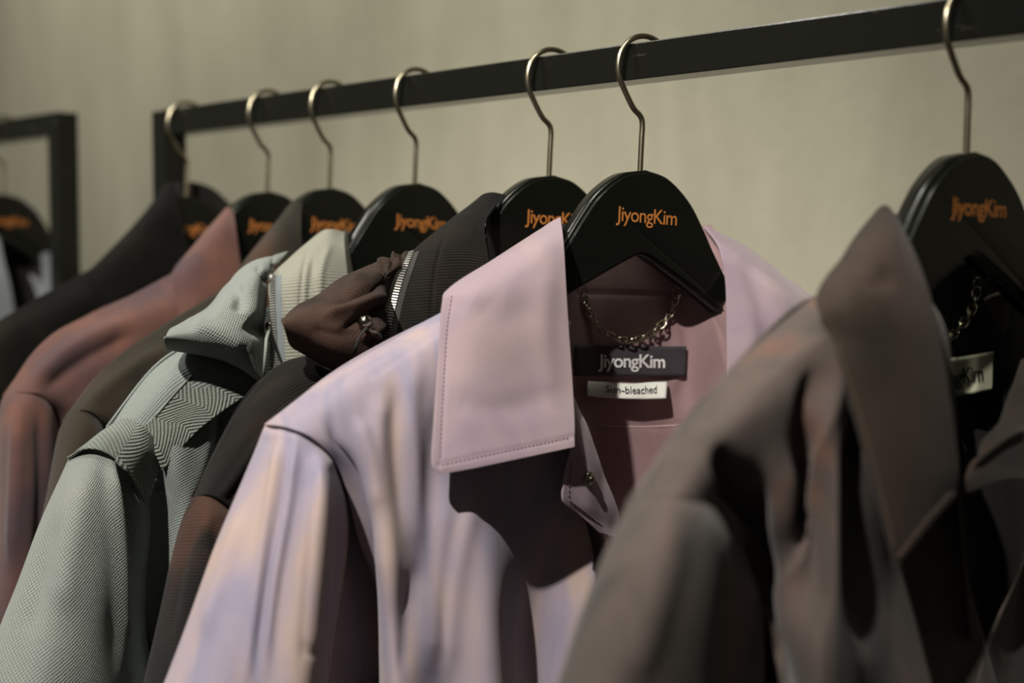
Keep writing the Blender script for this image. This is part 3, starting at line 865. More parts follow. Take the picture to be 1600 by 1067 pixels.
# ================================================================== bleached brown shirt
def brown_shirt():
    g = Garment('overshirt', FR[7], 'blotchy bleached brown shirt with long pointed collar', 'shirt')
    F = MAT['brown']
    ridge = [(985, 786, 0), (1036, 696, 0), (1100, 622, 0), (1180, 544, 0), (1270, 468, 0), (1340, 420, 0), (1400, 410, 0)]
    front = [
        ridge,
        [(1024, 777, .021), (1086, 715, .026), (1140, 655, .028), (1210, 590, .028), (1290, 530, .028), (1380, 500, .028), (1470, 500, .028)],
        [(1080, 780, .031), (1138, 745, .030), (1180, 695, .032), (1245, 650, .034), (1310, 610, .034), (1400, 600, .030), (1490, 610, .030)],
        [(1138, 818, .020), (1186, 806, .002), (1215, 780, .024), (1262, 760, .020), (1318, 730, .044), (1400, 740, .024), (1500, 760, .030)],
        [(1195, 930, -.008), (1222, 900, -.010), (1240, 900, .014), (1275, 900, .030), (1325, 880, .044), (1400, 890, .010), (1510, 890, .026)],
        [(1205, 1000, -.010), (1232, 995, -.006), (1250, 1000, .026), (1285, 1000, .046), (1330, 1000, .040), (1400, 1000, .010), (1540, 1000, .020)],
        [(1210, 1080, -.010), (1235, 1080, .010), (1255, 1080, .036), (1290, 1080, .050), (1335, 1080, .040), (1410, 1080, .010), (1560, 1080, .020)]]
    folds = [([(1128, 690), (1150, 760), (1185, 860), (1205, 960)], 16, -0.016),
             ([(1225, 690), (1222, 800), (1240, 900), (1255, 1067)], 18, 0.008),
             ([(1310, 560), (1290, 680), (1262, 840), (1245, 990)], 14, 0.006),
             ([(1270, 580), (1255, 700), (1245, 850)], 12, -0.012),
             ([(1350, 640), (1345, 800), (1350, 1000)], 22, -0.012),
             ([(1080, 690), (1150, 620), (1270, 520)], 4, -0.0012, 'flat'),
             ([(1075, 700), (1160, 625), (1285, 525)], 5, 0.0014, 'flat')]
    fr = g.surf('front_panel', front, F, ext=-0.74, n=(130, 150), folds=folds, noise=(0.003, 16), thick=0.001)
    sleeve = [
        [(985, 788, .000), (1020, 778, .018), (1065, 776, .028), (1115, 796, .026), (1165, 850, -.004)],
        [(965, 822, .000), (1010, 812, .030), (1065, 812, .040), (1120, 835, .034), (1175, 890, -.008)],
        [(935, 880, .000), (988, 872, .038), (1055, 872, .048), (1125, 890, .038), (1188, 935, -.012)],
        [(900, 970, .000), (960, 965, .042), (1040, 965, .054), (1125, 975, .040), (1195, 1000, -.014)],
        [(866, 1080, .000), (932, 1080, .044), (1025, 1080, .056), (1120, 1080, .040), (1196, 1080, -.014)]]
    sf = [([(1050, 800), (1040, 880), (1010, 990), (990, 1067)], 24, 0.004),
          ([(1000, 830), (970, 900), (935, 1000)], 16, -0.004)]
    sl, SA = g.tube('sleeve', sleeve, F, ext=-0.62, folds=sf, noise=(0.003, 18), n=(110, 110))
    g.piping(sl, [(988, 790), (1020, 780), (1065, 778), (1115, 799), (1150, 832)], MAT['brown_leaf'], 0.0014, name='armhole_seam')
    g.rest(ridge, fr['A'], SA, F, zneck=-0.080)
    leaf = [
        [(1372, 326, -.006), (1380, 321, .002), (1388, 323, .006), (1396, 332, .010)],
        [(1322, 390, .004), (1355, 378, .020), (1395, 378, .028), (1430, 398, .030)],
        [(1275, 462, .018), (1330, 462, .036), (1395, 468, .044), (1458, 480, .046)],
        [(1300, 530, .030), (1355, 545, .044), (1415, 555, .050), (1477, 565, .052)],
        [(1330, 630, .040), (1385, 640, .050), (1440, 645, .054), (1490, 650, .056)],
        [(1362, 740, .046), (1410, 738, .053), (1455, 736, .056), (1499, 728, .056)],
        [(1385, 830, .048), (1420, 818, .052), (1458, 796, .054), (1495, 768, .054)],
        [(1400, 890, .048), (1420, 866, .050), (1450, 828, .052), (1490, 782, .053)]]
    lo = g.surf('collar_leaf', leaf, MAT['brown_leaf'], n=(80, 120), noise=(0.0016, 22), thick=0.0022, edge=0.0009,
           folds=[([(1310, 400), (1360, 440), (1400, 430)], 16, -0.002), ([(1405, 870), (1450, 815), (1488, 775)], 5, 0.0012, 'flat')])
    g.stitches(lo, [(1310, 540), (1345, 650), (1380, 780), (1398, 860)], MAT['thread_brown'])
    g.stitches(lo, [(1404, 868), (1445, 815), (1485, 770)], MAT['thread_brown'])
    inner = [
        [(1395, 332, .006), (1440, 350, -.024), (1510, 360, -.036), (1570, 366, -.032), (1630, 372, -.020)],
        [(1450, 450, .040), (1425, 455, -.024), (1530, 460, -.034), (1590, 466, -.026), (1660, 470, .004)],
        [(1478, 560, .048), (1435, 562, -.022), (1545, 565, -.032), (1600, 570, -.022), (1670, 575, .014)],
        [(1492, 680, .052), (1450, 690, -.020), (1560, 700, -.030), (1610, 700, -.016), (1670, 700, .020)],
        [(1500, 800, .046), (1480, 820, -.016), (1570, 825, -.028), (1620, 825, -.012), (1670, 820, .024)],
        [(1515, 1000, .024), (1540, 1010, -.008), (1580, 1015, -.026), (1620, 1010, -.012), (1670, 1000, .026)]]
    inn = g.surf('neck_facing', inner, MAT['black_in'], n=(60, 60), noise=(0.001, 24), thick=0)
    Wn = lambda x, y, o_: g.P(x, y, g.at(inn, x, y)[0][1] + o_)
    far = [
        [(1600, 560, .010), (1640, 560, .004), (1690, 570, -.004)],
        [(1568, 648, .030), (1630, 620, .024), (1700, 620, .010)],
        [(1536, 690, .042), (1610, 672, .036), (1700, 680, .020)],
        [(1512, 742, .048), (1590, 725, .042), (1700, 740, .026)],
        [(1508, 768, .048), (1590, 748, .044), (1700, 780, .028)]]
    g.surf('collar_leaf', far, MAT['brown_leaf'], n=(50, 50), noise=(0.003, 22), thick=0.0022, edge=0.0009,
           folds=[([(1505, 730), (1560, 690), (1600, 670)], 6, 0.003)])
    tagA = np.array([[Wn(x, y, .012) for x, y, w_ in r] for r in (
        [(1414, 568, .006), (1460, 562, -.006), (1500, 558, -.014), (1530, 553, -.018), (1553, 549, -.018)],
        [(1415, 602, .008), (1461, 594, -.003), (1501, 589, -.011), (1530, 584, -.016), (1553, 580, -.017)],
        [(1416, 634, .010), (1463, 622, -.001), (1502, 618, -.009), (1530, 614, -.014), (1552, 610, -.015)])])
    t = g.grid('brand_label', tagA, MAT['tag_cream'], n=(30, 12), noise=(0, 1), thick=0.0006, label='cream woven neck label')
    g.text_on(tagA, TXT_TAG, 0.07, 0.80, 0.68, 2.2, MAT['ink'], 0.0006, t['o'], 'black lettering')
    link_chain(g, [Wn(x, y, .006) for x, y in ((1432, 462), (1440, 500), (1458, 528), (1482, 528), (1506, 504), (1521, 478), (1526, 452))])
    # spread far front edge catching light
    return g
brown_shirt()

# ================================================================== charcoal and chocolate zip jacket
def charcoal_jacket():
    g = Garment('zip_jacket', FR[5], 'charcoal and chocolate ribbed zip jacket with gathered hood collar', 'jacket')
    F = MAT['char_sleeve']
    ridge = [(302, 778, 0), (342, 690, 0), (385, 622, 0), (440, 570, 0), (520, 545, 0), (620, 500, 0), (720, 460, 0)]
    front = [
        ridge,
        [(326, 773, .022), (370, 705, .022), (415, 640, .024), (470, 600, .026), (550, 580, .026), (640, 560, .026), (740, 540, .026)],
        [(358, 793, .029), (408, 740, .030), (460, 690, .032), (520, 660, .034), (600, 640, .034), (680, 620, .030), (760, 620, .030)],
        [(388, 840, .006), (440, 820, .034), (500, 800, .034), (560, 780, .034), (640, 770, .028), (710, 760, .030), (790, 760, .030)],
        [(410, 960, .000), (460, 950, .038), (520, 940, .032), (590, 940, .040), (660, 940, .020), (730, 930, .030), (820, 930, .030)],
        [(418, 1080, .000), (470, 1080, .038), (530, 1080, .032), (600, 1080, .040), (670, 1080, .020), (745, 1080, .030), (840, 1080, .030)]]
    folds = [([(350, 770), (400, 700), (450, 645), (520, 600)], 6, 0.003, 'flat'), ([(360, 778), (412, 708), (462, 655), (530, 610)], 5, -0.003, 'flat')]
    fr = g.surf('front_panel', front, MAT['char'], ext=-0.74, n=(120, 110), folds=folds, noise=(0.002, 16))
    sleeve = [
        [(302, 778, .000), (322, 772, .018), (345, 782, .026), (372, 805, .022), (392, 850, -.004)],
        [(285, 812, .000), (312, 808, .028), (345, 815, .036), (380, 835, .030), (404, 880, -.006)],
        [(266, 880, .000), (300, 880, .036), (340, 885, .042), (382, 895, .034), (412, 930, -.010)],
        [(245, 970, .000), (285, 970, .040), (335, 972, .046), (385, 975, .036), (416, 990, -.012)],
        [(220, 1080, .000), (266, 1080, .042), (325, 1080, .048), (382, 1080, .036), (418, 1080, -.012)]]
    sl, SA = g.tube('sleeve', sleeve, MAT['char_sleeve'], ext=-0.62, noise=(0.002, 18),
                    folds=[([(325, 800), (322, 860), (335, 900)], 9, 0.004), ([(300, 830), (280, 900), (262, 990)], 8, -0.003)])
    g.rest(ridge, fr['A'], SA, MAT['char'], zneck=-0.09)
    g.piping(sl, [(300, 781), (322, 775), (345, 785), (366, 800)], MAT['choc'], 0.0014, name='armhole_seam')
    # stand collar
    leaf = [
        [(742, 314, -.004), (755, 303, .004), (770, 300, .006), (790, 304, .002)],
        [(690, 354, .006), (715, 342, .020), (740, 338, .026), (760, 344, .028)],
        [(642, 396, .016), (680, 388, .034), (722, 384, .040), (762, 390, .040)],
        [(624, 440, .026), (672, 436, .042), (722, 434, .048), (770, 436, .048)],
        [(606, 520, .034), (665, 515, .048), (725, 510, .052), (782, 505, .052)],
        [(598, 600, .036), (665, 600, .048), (735, 595, .052), (800, 590, .052)]]
    lo = g.surf('stand_collar', leaf, MAT['char'], n=(90, 90), noise=(0.0015, 22), thick=0.002, edge=0.0008,
                folds=[([(700, 350), (680, 420), (672, 520)], 3, -0.0012, 'flat')])
    g.zipper(lo, [(644, 396), (626, 440), (614, 480), (606, 520), (602, 560)], MAT['zip'], MAT['zip_tape_dark'], side=-1, tape_w=0.006)
    inner = [
        [(755, 304, .002), (790, 308, -.026), (860, 312, -.036), (920, 316, -.032), (970, 320, -.02)],
        [(762, 390, .036), (790, 395, -.012), (860, 400, -.036), (930, 404, -.026), (985, 410, .01)],
        [(782, 500, .048), (805, 505, -.008), (870, 510, -.034), (940, 515, -.02), (995, 520, .02)]]
    g.surf('neck_lining', inner, MAT['black_in'], n=(40, 40), noise=(0.001, 20), thick=0)
    flap = [
        [(446, 496, .022), (500, 455, .004), (560, 420, .000), (600, 404, .002), (638, 394, .004)],
        [(440, 502, .044), (508, 472, .050), (560, 446, .046), (598, 430, .038), (624, 420, .020)],
        [(442, 507, .052), (515, 498, .064), (565, 484, .062), (592, 470, .054), (612, 454, .024)],
        [(448, 524, .046), (520, 530, .066), (570, 522, .066), (590, 508, .058), (605, 492, .026)],
        [(456, 545, .028), (525, 562, .054), (575, 560, .060), (590, 552, .054), (599, 532, .028)],
        [(480, 556, .012), (535, 585, .034), (580, 590, .046), (604, 585, .046), (612, 570, .036)]]
    ff = [([(520, 470), (570, 452), (606, 440)], 7, -0.008), ([(500, 495), (560, 478), (600, 462)], 8, 0.006), ([(545, 440), (585, 430), (612, 424)], 4, 0.005), ([(612, 398), (618, 410), (616, 424)], 4, 0.006), ([(626, 396), (628, 408), (622, 418)], 3, -0.005), ([(575, 500), (592, 488), (606, 480)], 5, -0.006),
          ([(540, 512), (575, 490), (604, 476)], 7, -0.006), ([(570, 432), (592, 424), (610, 428)], 5, -0.006), ([(588, 415), (600, 412), (612, 416)], 4, 0.006),
          ([(600, 405), (612, 405), (622, 408)], 4, -0.004), ([(560, 530), (590, 512), (606, 505)], 8, 0.004), ([(480, 515), (530, 525), (560, 515)], 12, -0.003)]
    fo = g.surf('hood_collar', flap, MAT['choc'], n=(110, 90), folds=ff, noise=(0.003, 40), thick=0.0025, edge=0.001)
    p, n_ = g.at(fo, 568, 508)
    d = g.P(600, 545, .062) - g.P(568, 508, .066)
    p = p + n_*0.004
    lathe(g, 'cord_stopper', p, d, [(-.0048, .0012), (-.0040, .0030), (-.0022, .0044), (0, .0048), (.0022, .0044), (.0038, .0031), (.0046, .0028), (.0048, .0030), (.0160, .0030), (.0166, .0024)], MAT['gun'])['label'] = 'polished metal cord stopper'
    c0 = p + np.array([0, .003, -.003])
    V, Fc = tube_data([c0, g.P(562, 525, .072), g.P(557, 540, .070), g.P(553, 552, .064)], 0.0011, 8)
    pyobj('elastic_cord', V, Fc, MAT['dark_cord'], g.root)
    lo2 = fr
    g.zipper(fr, [(514, 548), (517, 562), (520, 580)], MAT['zip'], MAT['zip_tape_dark'], tw=0.004, tape_w=0.006)
    return g
charcoal_jacket()

# ================================================================== sage zip jacket
def sage_jacket():
    g = Garment('zip_jacket', FR[4], 'pale sage woven zip jacket with herringbone shoulder tape and hood collar', 'jacket')
    F = MAT['sage']
    ridge = [(172, 668, 0), (205, 620, 0), (240, 578, 0), (285, 545, 0), (340, 520, 0), (420, 480, 0), (500, 450, 0)]
    front = [
        ridge,
        [(205, 668, .018), (235, 632, .022), (270, 595, .024), (315, 570, .026), (370, 555, .026), (440, 540, .026), (520, 520, .026)],
        [(240, 700, .024), (265, 670, .028), (300, 645, .030), (345, 622, .032), (400, 610, .034), (460, 600, .030), (530, 600, .030)],
        [(250, 770, .006), (275, 740, .030), (310, 720, .028), (350, 700, .030), (400, 690, .020), (470, 690, .028), (550, 690, .030)],
        [(252, 850, -.012), (268, 840, .016), (298, 830, .036), (335, 820, .030), (390, 820, .010), (480, 820, .028), (570, 820, .030)],
        [(250, 960, -.014), (262, 950, .004), (282, 950, .034), (320, 950, .036), (380, 950, .010), (490, 950, .028), (590, 950, .030)],
        [(248, 1080, -.014), (258, 1080, .000), (276, 1080, .034), (312, 1080, .036), (370, 1080, .010), (490, 1080, .028), (600, 1080, .030)]]
    folds = [([(360, 620), (350, 700), (320, 780), (300, 840)], 18, -0.010), ([(250, 760), (252, 860), (250, 1000)], 8, -0.010)]
    fr = g.surf('front_panel', front, MAT['sage_rib'], ext=-0.74, n=(130, 130), folds=folds, noise=(0.002, 16))
    # herringbone tape across the shoulder, on the panel
    tp = [
        [(330, 557, .0285), (300, 585, .0285), (270, 617, .0285), (240, 652, .0265), (213, 672, .022)],
        [(352, 570, .0305), (323, 598, .0310), (293, 628, .0310), (262, 660, .0300), (230, 692, .026)],
        [(376, 585, .0325), (348, 610, .0330), (318, 636, .0335), (285, 664, .0330), (244, 712, .028)],
        [(412, 601, .0350), (372, 626, .0350), (335, 652, .0355), (300, 682, .0350), (254, 736, .026)]]
    A = g.ctrl(tp)
    st = g.grid('shoulder_tape', A, MAT['sage_tape'], n=(70, 40), noise=(0.0006, 30), thick=0.0016, edge=0.0006, label='herringbone twill tape')
    g.piping(st, [(329, 558), (300, 586), (270, 618), (241, 652)], MAT['thread_sage'], 0.0007, name='tape_edge')
    sleeve = [
        [(108, 712, .000), (136, 698, .018), (166, 702, .028), (200, 730, .026), (238, 778, -.004)],
        [(92, 745, .000), (126, 738, .030), (162, 742, .038), (200, 768, .032), (236, 830, -.010)],
        [(62, 815, .000), (106, 815, .038), (152, 820, .046), (192, 840, .030), (230, 890, -.016)],
        [(28, 910, .000), (82, 912, .042), (140, 915, .052), (186, 925, .034), (228, 960, -.022)],
        [(-2, 985, .000), (62, 990, .044), (128, 993, .054), (182, 998, .036), (232, 1010, -.024)],
        [(-34, 1080, .000), (36, 1080, .046), (112, 1080, .056), (184, 1080, .038), (240, 1080, -.024)]]
    sl, SA = g.tube('sleeve', sleeve, F, ext=-0.62, noise=(0.002, 18), n=(140, 130),
        folds=[([(172, 715), (178, 800), (185, 900), (192, 1060)], 9, 0.007), ([(192, 725), (205, 800), (208, 900)], 10, -0.012),
               ([(85, 800), (60, 900), (40, 1000)], 16, -0.004), ([(130, 740), (110, 850), (95, 960)], 20, 0.004)])
    cap = [
        [(172, 668, .006), (186, 655, .018), (205, 655, .024), (226, 668, .030), (246, 690, .026)],
        [(140, 688, .010), (160, 674, .026), (190, 678, .034), (220, 698, .036), (248, 722, .024)],
        [(108, 712, .006), (135, 698, .026), (168, 704, .036), (202, 732, .036), (240, 764, .016)],
        [(104, 718, .004), (133, 703, .025), (166, 709, .035), (200, 738, .036), (228, 786, .020)]]
    cp = g.surf('shoulder_band', cap, MAT['sage_tape'], n=(70, 40), noise=(0.0006, 30), thick=0.0018, edge=0.0007, label='herringbone band over the sleeve head')
    g.rest(ridge, fr['A'], SA, MAT['sage_rib'], zneck=-0.09)
    leaf = [
        [(488, 372, -.002), (502, 361, .006), (518, 358, .010), (538, 362, .004)],
        [(452, 404, .008), (480, 394, .022), (510, 388, .028), (538, 390, .026)],
        [(421, 434, .018), (460, 430, .036), (502, 426, .042), (542, 428, .038)],
        [(420, 480, .028), (462, 478, .044), (504, 476, .048), (546, 474, .044)],
        [(423, 540, .032), (466, 538, .046), (510, 536, .050), (554, 534, .046)],
        [(426, 600, .032), (468, 600, .046), (514, 600, .050), (560, 600, .046)]]
    lo = g.surf('stand_collar', leaf, MAT['stone'], n=(80, 90), noise=(0.0016, 22), thick=0.002, edge=0.0008,
                folds=[([(500, 366), (478, 400), (470, 460), (470, 540)], 3, -0.0014, 'flat'), ([(515, 380), (500, 430), (498, 500)], 6, 0.002), ([(490, 400), (485, 450), (484, 520)], 5, -0.002)])
    g.zipper(lo, [(427, 434), (427, 480), (429, 530), (432, 575)], MAT['zip'], MAT['zip_tape_pale'], side=-1, tape_w=0.007)
    lathe(g, 'zip_stop', g.at(lo, 421, 436)[0] + np.array([0, .003, .001]), (0, .2, -1), [(-.003, .001), (-.002, .0026), (0, .003), (.003, .0026), (.004, .001)], MAT['zip'], 12)
    inner = [
        [(536, 360, .002), (560, 364, -.022), (640, 370, -.036), (700, 376, -.03), (740, 382, -.01)],
        [(542, 430, .034), (566, 432, -.012), (640, 436, -.036), (710, 440, -.026), (750, 446, .01)],
        [(552, 530, .044), (574, 532, -.008), (645, 536, -.034), (715, 540, -.02), (760, 546, .02)]]
    g.surf('neck_lining', inner, MAT['stone'], n=(40, 40), noise=(0.001, 20), thick=0)
    flap = [
        [(276, 507, .018), (320, 484, .006), (348, 446, .000), (390, 412, .000), (425, 400, .002), (450, 394, .002)],
        [(264, 513, .036), (326, 492, .044), (358, 462, .040), (396, 432, .034), (416, 420, .022), (430, 416, .012)],
        [(259, 524, .050), (328, 510, .058), (368, 488, .056), (400, 466, .048), (411, 456, .032), (418, 450, .018)],
        [(257, 536, .046), (332, 534, .060), (378, 522, .064), (398, 510, .056), (410, 500, .040), (417, 494, .022)],
        [(262, 546, .030), (336, 550, .050), (388, 556, .060), (402, 554, .054), (412, 544, .040), (419, 536, .022)],
        [(278, 547, .012), (346, 562, .040), (402, 586, .052), (409, 588, .048), (416, 582, .036), (421, 574, .022)],
        [(300, 546, .000), (366, 574, .026), (420, 606, .042), (428, 608, .040), (430, 600, .034), (432, 590, .028)]]
    fo = g.surf('hood_collar', flap, F, n=(110, 100), noise=(0.0025, 30), thick=0.0025, edge=0.001,
        folds=[([(360, 440), (375, 460), (372, 490)], 10, -0.005), ([(398, 415), (412, 425), (420, 445)], 5, -0.005), ([(385, 500), (400, 512), (416, 508)], 12, -0.008),
               ([(300, 505), (340, 520), (380, 545)], 12, 0.004), ([(425, 402), (428, 412), (424, 420)], 4, -0.004)])
    p, n_ = g.at(fo, 414, 510)
    p = p + n_*0.004
    lathe(g, 'cord_stopper', p, (.2, .3, -1), [(-.0042, .001), (-.0034, .0026), (-.0018, .0037), (0, .0041), (.0018, .0037), (.0034, .0026), (.0042, .001)], MAT['gun'])['label'] = 'polished metal cord stopper'
    V, Fc = tube_data([p, g.P(416, 530, .062), g.P(414, 560, .060), g.P(412, 590, .056)], 0.0012, 8)
    pyobj('elastic_cord', V, Fc, MAT['sage_cord'], g.root)
    return g
sage_jacket()

# ================================================================== three shirts at the far end
def plain_shirt(name, fr, label, cat, mat, matl, ridge, front, sleeve, leaf, inner, zneck, seam=None, sf=(), ff=(), lf=(), hump=1.0, flat=1.0):
    g = Garment(name, fr, label, cat)
    f = g.surf('front_panel', front, mat, ext=-0.74, n=(90, 90), noise=(0.003, 14), folds=ff)
    sl, SA = g.tube('sleeve', sleeve, mat, ext=-0.60, noise=(0.003, 16), n=(90, 90), folds=sf)
    if seam: g.piping(sl, seam, mat, 0.0016, name='armhole_seam')
    g.rest(ridge, f['A'], SA, mat, zneck=zneck, hump=hump, flat=flat)
    g.surf('collar_leaf', leaf, matl, n=(60, 70), noise=(0.002, 22), thick=0.002, edge=0.0008, folds=lf)
    if inner: g.surf('neck_facing', inner, MAT['black_in'], n=(30, 30), noise=(0.001, 20), thick=0)
    return g

r3 = [(104, 648, 0), (150, 590, 0), (190, 555, 0), (250, 515, 0), (320, 470, 0), (385, 432, 0)]
plain_shirt('overshirt', FR[3], 'dark olive brown shirt between rust shirt and sage jacket', 'shirt', MAT['olive'], MAT['olive'], r3,
    [r3,
     [(128, 641, .022), (176, 610, .022), (220, 580, .024), (275, 545, .026), (340, 510, .026), (410, 490, .026)],
     [(155, 655, .027), (204, 655, .030), (250, 630, .032), (300, 605, .032), (360, 580, .030), (430, 570, .030)],
     [(173, 710, .004), (214, 740, .032), (265, 730, .032), (320, 710, .032), (380, 700, .028), (450, 690, .030)],
     [(172, 880, .000), (220, 880, .034), (270, 880, .030), (330, 880, .034), (395, 870, .022), (470, 860, .030)],
     [(170, 1080, .000), (222, 1080, .034), (272, 1080, .030), (335, 1080, .034), (400, 1080, .022), (480, 1080, .030)]],
    [[(104, 648, .000), (122, 640, .018), (144, 646, .026), (162, 662, .020), (174, 695, -.004)],
     [(88, 685, .000), (116, 680, .030), (144, 685, .036), (168, 700, .028), (180, 740, -.008)],
     [(70, 770, .000), (106, 770, .038), (144, 774, .044), (172, 785, .032), (186, 810, -.012)],
     [(46, 880, .000), (92, 880, .042), (138, 882, .048), (172, 886, .034), (188, 900, -.014)],
     [(10, 1080, .000), (64, 1080, .044), (122, 1080, .050), (168, 1080, .036), (188, 1080, -.014)]],
    [[(448, 324, -.004), (456, 316, .002), (464, 314, .006), (472, 318, .008)],
     [(405, 380, .006), (424, 368, .020), (446, 362, .026), (470, 366, .028)],
     [(370, 424, .014), (400, 418, .030), (436, 412, .036), (474, 412, .036)],
     [(372, 470, .026), (404, 468, .038), (440, 464, .042), (480, 460, .042)],
     [(376, 530, .032), (408, 530, .042), (446, 528, .046), (486, 525, .046)]],
    None, -0.115, [(105, 650), (122, 643), (144, 649), (160, 662)],
    ff=[([(130, 640), (190, 590), (260, 545)], 10, 0.004)])

r2 = [(8, 618, 0), (48, 555, 0), (85, 520, 0), (140, 492, 0), (210, 458, 0), (290, 415, 0)]
plain_shirt('overshirt', FR[2], 'faded rust linen shirt next to black coat', 'shirt', MAT['rust'], MAT['rust'], r2,
    [r2,
     [(34, 614, .023), (82, 570, .022), (120, 545, .024), (175, 520, .026), (240, 490, .026), (310, 470, .026)],
     [(72, 624, .028), (124, 620, .030), (165, 600, .032), (215, 575, .032), (270, 550, .030), (330, 540, .030)],
     [(98, 690, .004), (140, 710, .032), (185, 700, .032), (235, 680, .032), (290, 670, .028), (350, 660, .030)],
     [(100, 850, .000), (145, 850, .034), (195, 850, .030), (250, 850, .034), (305, 840, .022), (370, 830, .030)],
     [(98, 1080, .000), (148, 1080, .034), (198, 1080, .030), (255, 1080, .034), (310, 1080, .022), (380, 1080, .030)]],
    [[(8, 618, .000), (28, 614, .020), (54, 616, .028), (80, 630, .022), (98, 668, -.004)],
     [(0, 650, .000), (24, 646, .030), (52, 650, .036), (82, 662, .028), (102, 710, -.008)],
     [(-6, 740, .000), (20, 740, .038), (52, 742, .044), (84, 750, .032), (106, 780, -.012)],
     [(-14, 860, .000), (14, 860, .042), (48, 862, .048), (82, 866, .034), (106, 880, -.014)],
     [(-40, 1080, .000), (-8, 1080, .044), (34, 1080, .050), (76, 1080, .036), (106, 1080, -.014)]],
    [[(348, 330, -.004), (353, 325, .002), (358, 324, .006), (364, 330, .008)],
     [(308, 378, .006), (326, 364, .020), (346, 356, .026), (368, 360, .028)],
     [(268, 424, .014), (298, 414, .030), (334, 404, .036), (373, 400, .036)],
     [(276, 470, .026), (306, 462, .038), (342, 454, .042), (380, 446, .042)],
     [(284, 520, .032), (314, 515, .042), (350, 510, .046), (388, 505, .046)]],
    None, -0.125, [(9, 621), (28, 617), (54, 619), (80, 633)],
    sf=[([(30, 640), (24, 760), (16, 880)], 10, 0.004), ([(60, 640), (64, 760), (60, 900)], 10, -0.004)],
    ff=[([(50, 600), (110, 545), (200, 500)], 12, 0.005), ([(70, 610), (130, 565), (210, 520)], 10, -0.004)])

r1 = [(-70, 560, 0), (-40, 525, 0), (0, 500, 0), (60, 465, 0), (125, 430, 0), (200, 385, 0)]
plain_shirt('overcoat', FR[1], 'black wool coat hanging at the end of the row by the rack post', 'coat', MAT['ink_wool'], MAT['ink_wool'], r1,
    [r1,
     [(-40, 570, .018), (-10, 540, .022), (30, 515, .024), (90, 488, .026), (150, 462, .026), (230, 440, .026)],
     [(-15, 610, .022), (20, 590, .030), (60, 565, .032), (115, 540, .032), (175, 520, .030), (245, 510, .030)],
     [(0, 700, .002), (35, 690, .032), (80, 670, .032), (135, 650, .032), (195, 640, .028), (260, 630, .030)],
     [(0, 850, .000), (40, 850, .034), (90, 850, .030), (145, 850, .034), (205, 840, .022), (280, 830, .030)],
     [(0, 1080, .000), (40, 1080, .034), (95, 1080, .030), (150, 1080, .034), (210, 1080, .022), (290, 1080, .030)]],
    [[(-84, 585, .000), (-66, 580, .020), (-44, 584, .028), (-22, 598, .022), (-6, 635, -.004)],
     [(-96, 640, .000), (-72, 638, .034), (-46, 640, .040), (-22, 650, .030), (0, 690, -.008)],
     [(-112, 760, .000), (-82, 760, .040), (-50, 762, .046), (-22, 766, .034), (2, 790, -.012)],
     [(-150, 1080, .000), (-116, 1080, .044), (-74, 1080, .050), (-36, 1080, .036), (-4, 1080, -.014)]],
    [[(250, 298, -.010), (258, 288, -.004), (266, 284, .002), (272, 290, .006)],
     [(205, 358, .004), (230, 338, .018), (256, 326, .024), (280, 330, .026)],
     [(140, 424, .012), (190, 400, .030), (242, 385, .036), (290, 380, .036)],
     [(150, 470, .026), (200, 452, .038), (252, 440, .042), (300, 430, .042)],
     [(170, 520, .032), (215, 508, .042), (262, 500, .046), (310, 490, .046)]],
    [[(268, 286, -.004), (285, 284, -.013), (310, 286, -.015), (335, 296, -.013), (360, 318, -.006)],
     [(280, 340, .022), (296, 345, -.013), (320, 350, -.015), (345, 352, -.013), (372, 360, .010)],
     [(292, 420, .034), (308, 425, -.012), (330, 430, -.015), (355, 430, -.012), (385, 430, .020)]], -0.13, hump=0.0, flat=0.33)

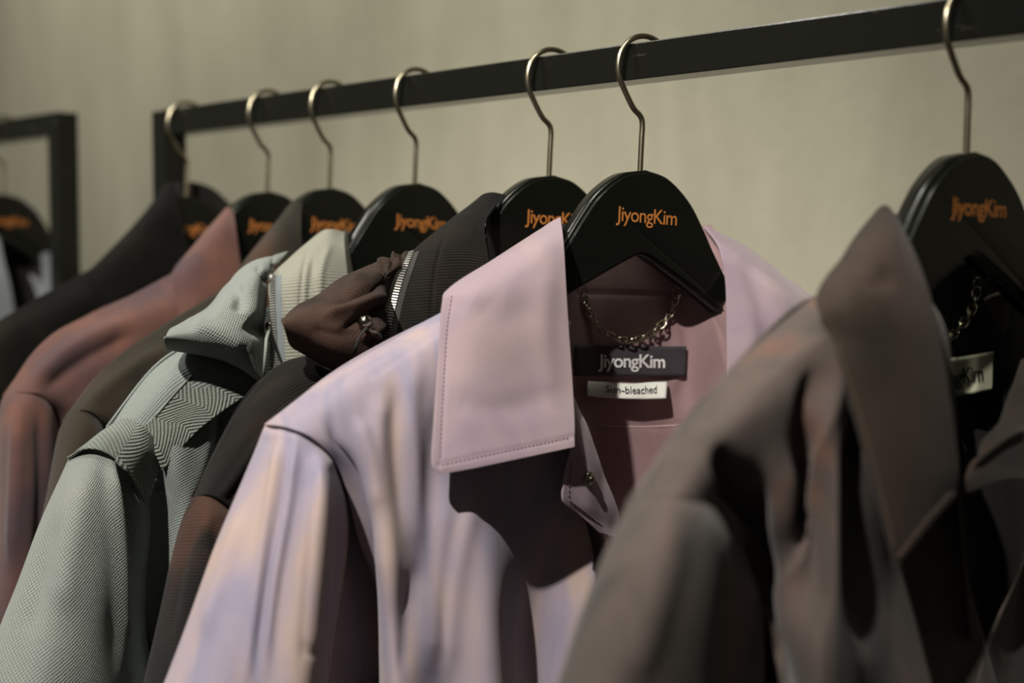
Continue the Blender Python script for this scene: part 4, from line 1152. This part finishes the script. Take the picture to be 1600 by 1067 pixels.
# garments on the rack beyond
r8 = [(-150, 520, 0), (-120, 490, 0), (-90, 468, 0), (-60, 450, 0), (-40, 440, 0), (-22, 430, 0)]
def beyond(fr, label, mat, dx):
    rr = [(a + dx, b, c) for a, b, c in r8]
    g = Garment('overshirt', fr, label, 'shirt')
    front = [rr] + [[(a + dx + 22 + k*4, b + h, .03) for a, b, c in r8] for k, h in enumerate((40, 120, 260, 420))]
    f = g.surf('front_panel', front, mat, ext=-0.74, n=(50, 60), noise=(0.004, 14))
    sl = [[(-165 + dx - k*6, 540 + h, 0), (-150 + dx - k*4, 536 + h, .03), (-130 + dx, 540 + h, .036), (-112 + dx, 550 + h, -.004)] for k, h in enumerate((0, 120, 300, 500))]
    s_, SA = g.tube('sleeve', sl, mat, ext=-0.60, n=(50, 50), noise=(0.003, 16))
    g.rest(rr, f['A'], SA, mat, zneck=-0.13)
    leaf = [[(-10, 372, -.004), (-6, 366, .004), (-2, 372, .008)],
            [(-30, 410, .010), (-14, 402, .022), (6, 408, .026)],
            [(-60, 450, .020), (-24, 446, .036), (16, 446, .036)],
            [(-56, 510, .030), (-18, 508, .042), (26, 506, .042)]]
    g.surf('collar_leaf', leaf, mat, n=(40, 40), noise=(0.002, 22), thick=0.002)
    far = [[(46, 316, -.016), (56, 326, -.014), (64, 340, -.012)],
           [(58, 360, -.002), (67, 372, .002), (76, 386, .006)],
           [(66, 420, .012), (76, 432, .016), (88, 446, .020)],
           [(70, 500, .022), (82, 510, .026), (96, 520, .028)]]
    g.surf('collar_leaf', far, mat, n=(30, 40), noise=(0.001, 22), thick=0.002)
    inner = [[(-12, 366, .000), (0, 352, -.022), (24, 350, -.030), (44, 350, -.024), (60, 352, -.012)],
             [(0, 430, .024), (10, 432, -.012), (30, 434, -.028), (52, 432, -.018), (70, 430, .008)],
             [(20, 510, .034), (28, 512, -.008), (44, 514, -.024), (60, 512, -.012), (80, 510, .018)]]
    g.surf('neck_facing', inner, MAT['black_in'], n=(30, 30), noise=(0.001, 20), thick=0)
    return g
beyond(FR[8], 'blue grey shirt with dark inside on the rack beyond', MAT['bluegrey'], 0)
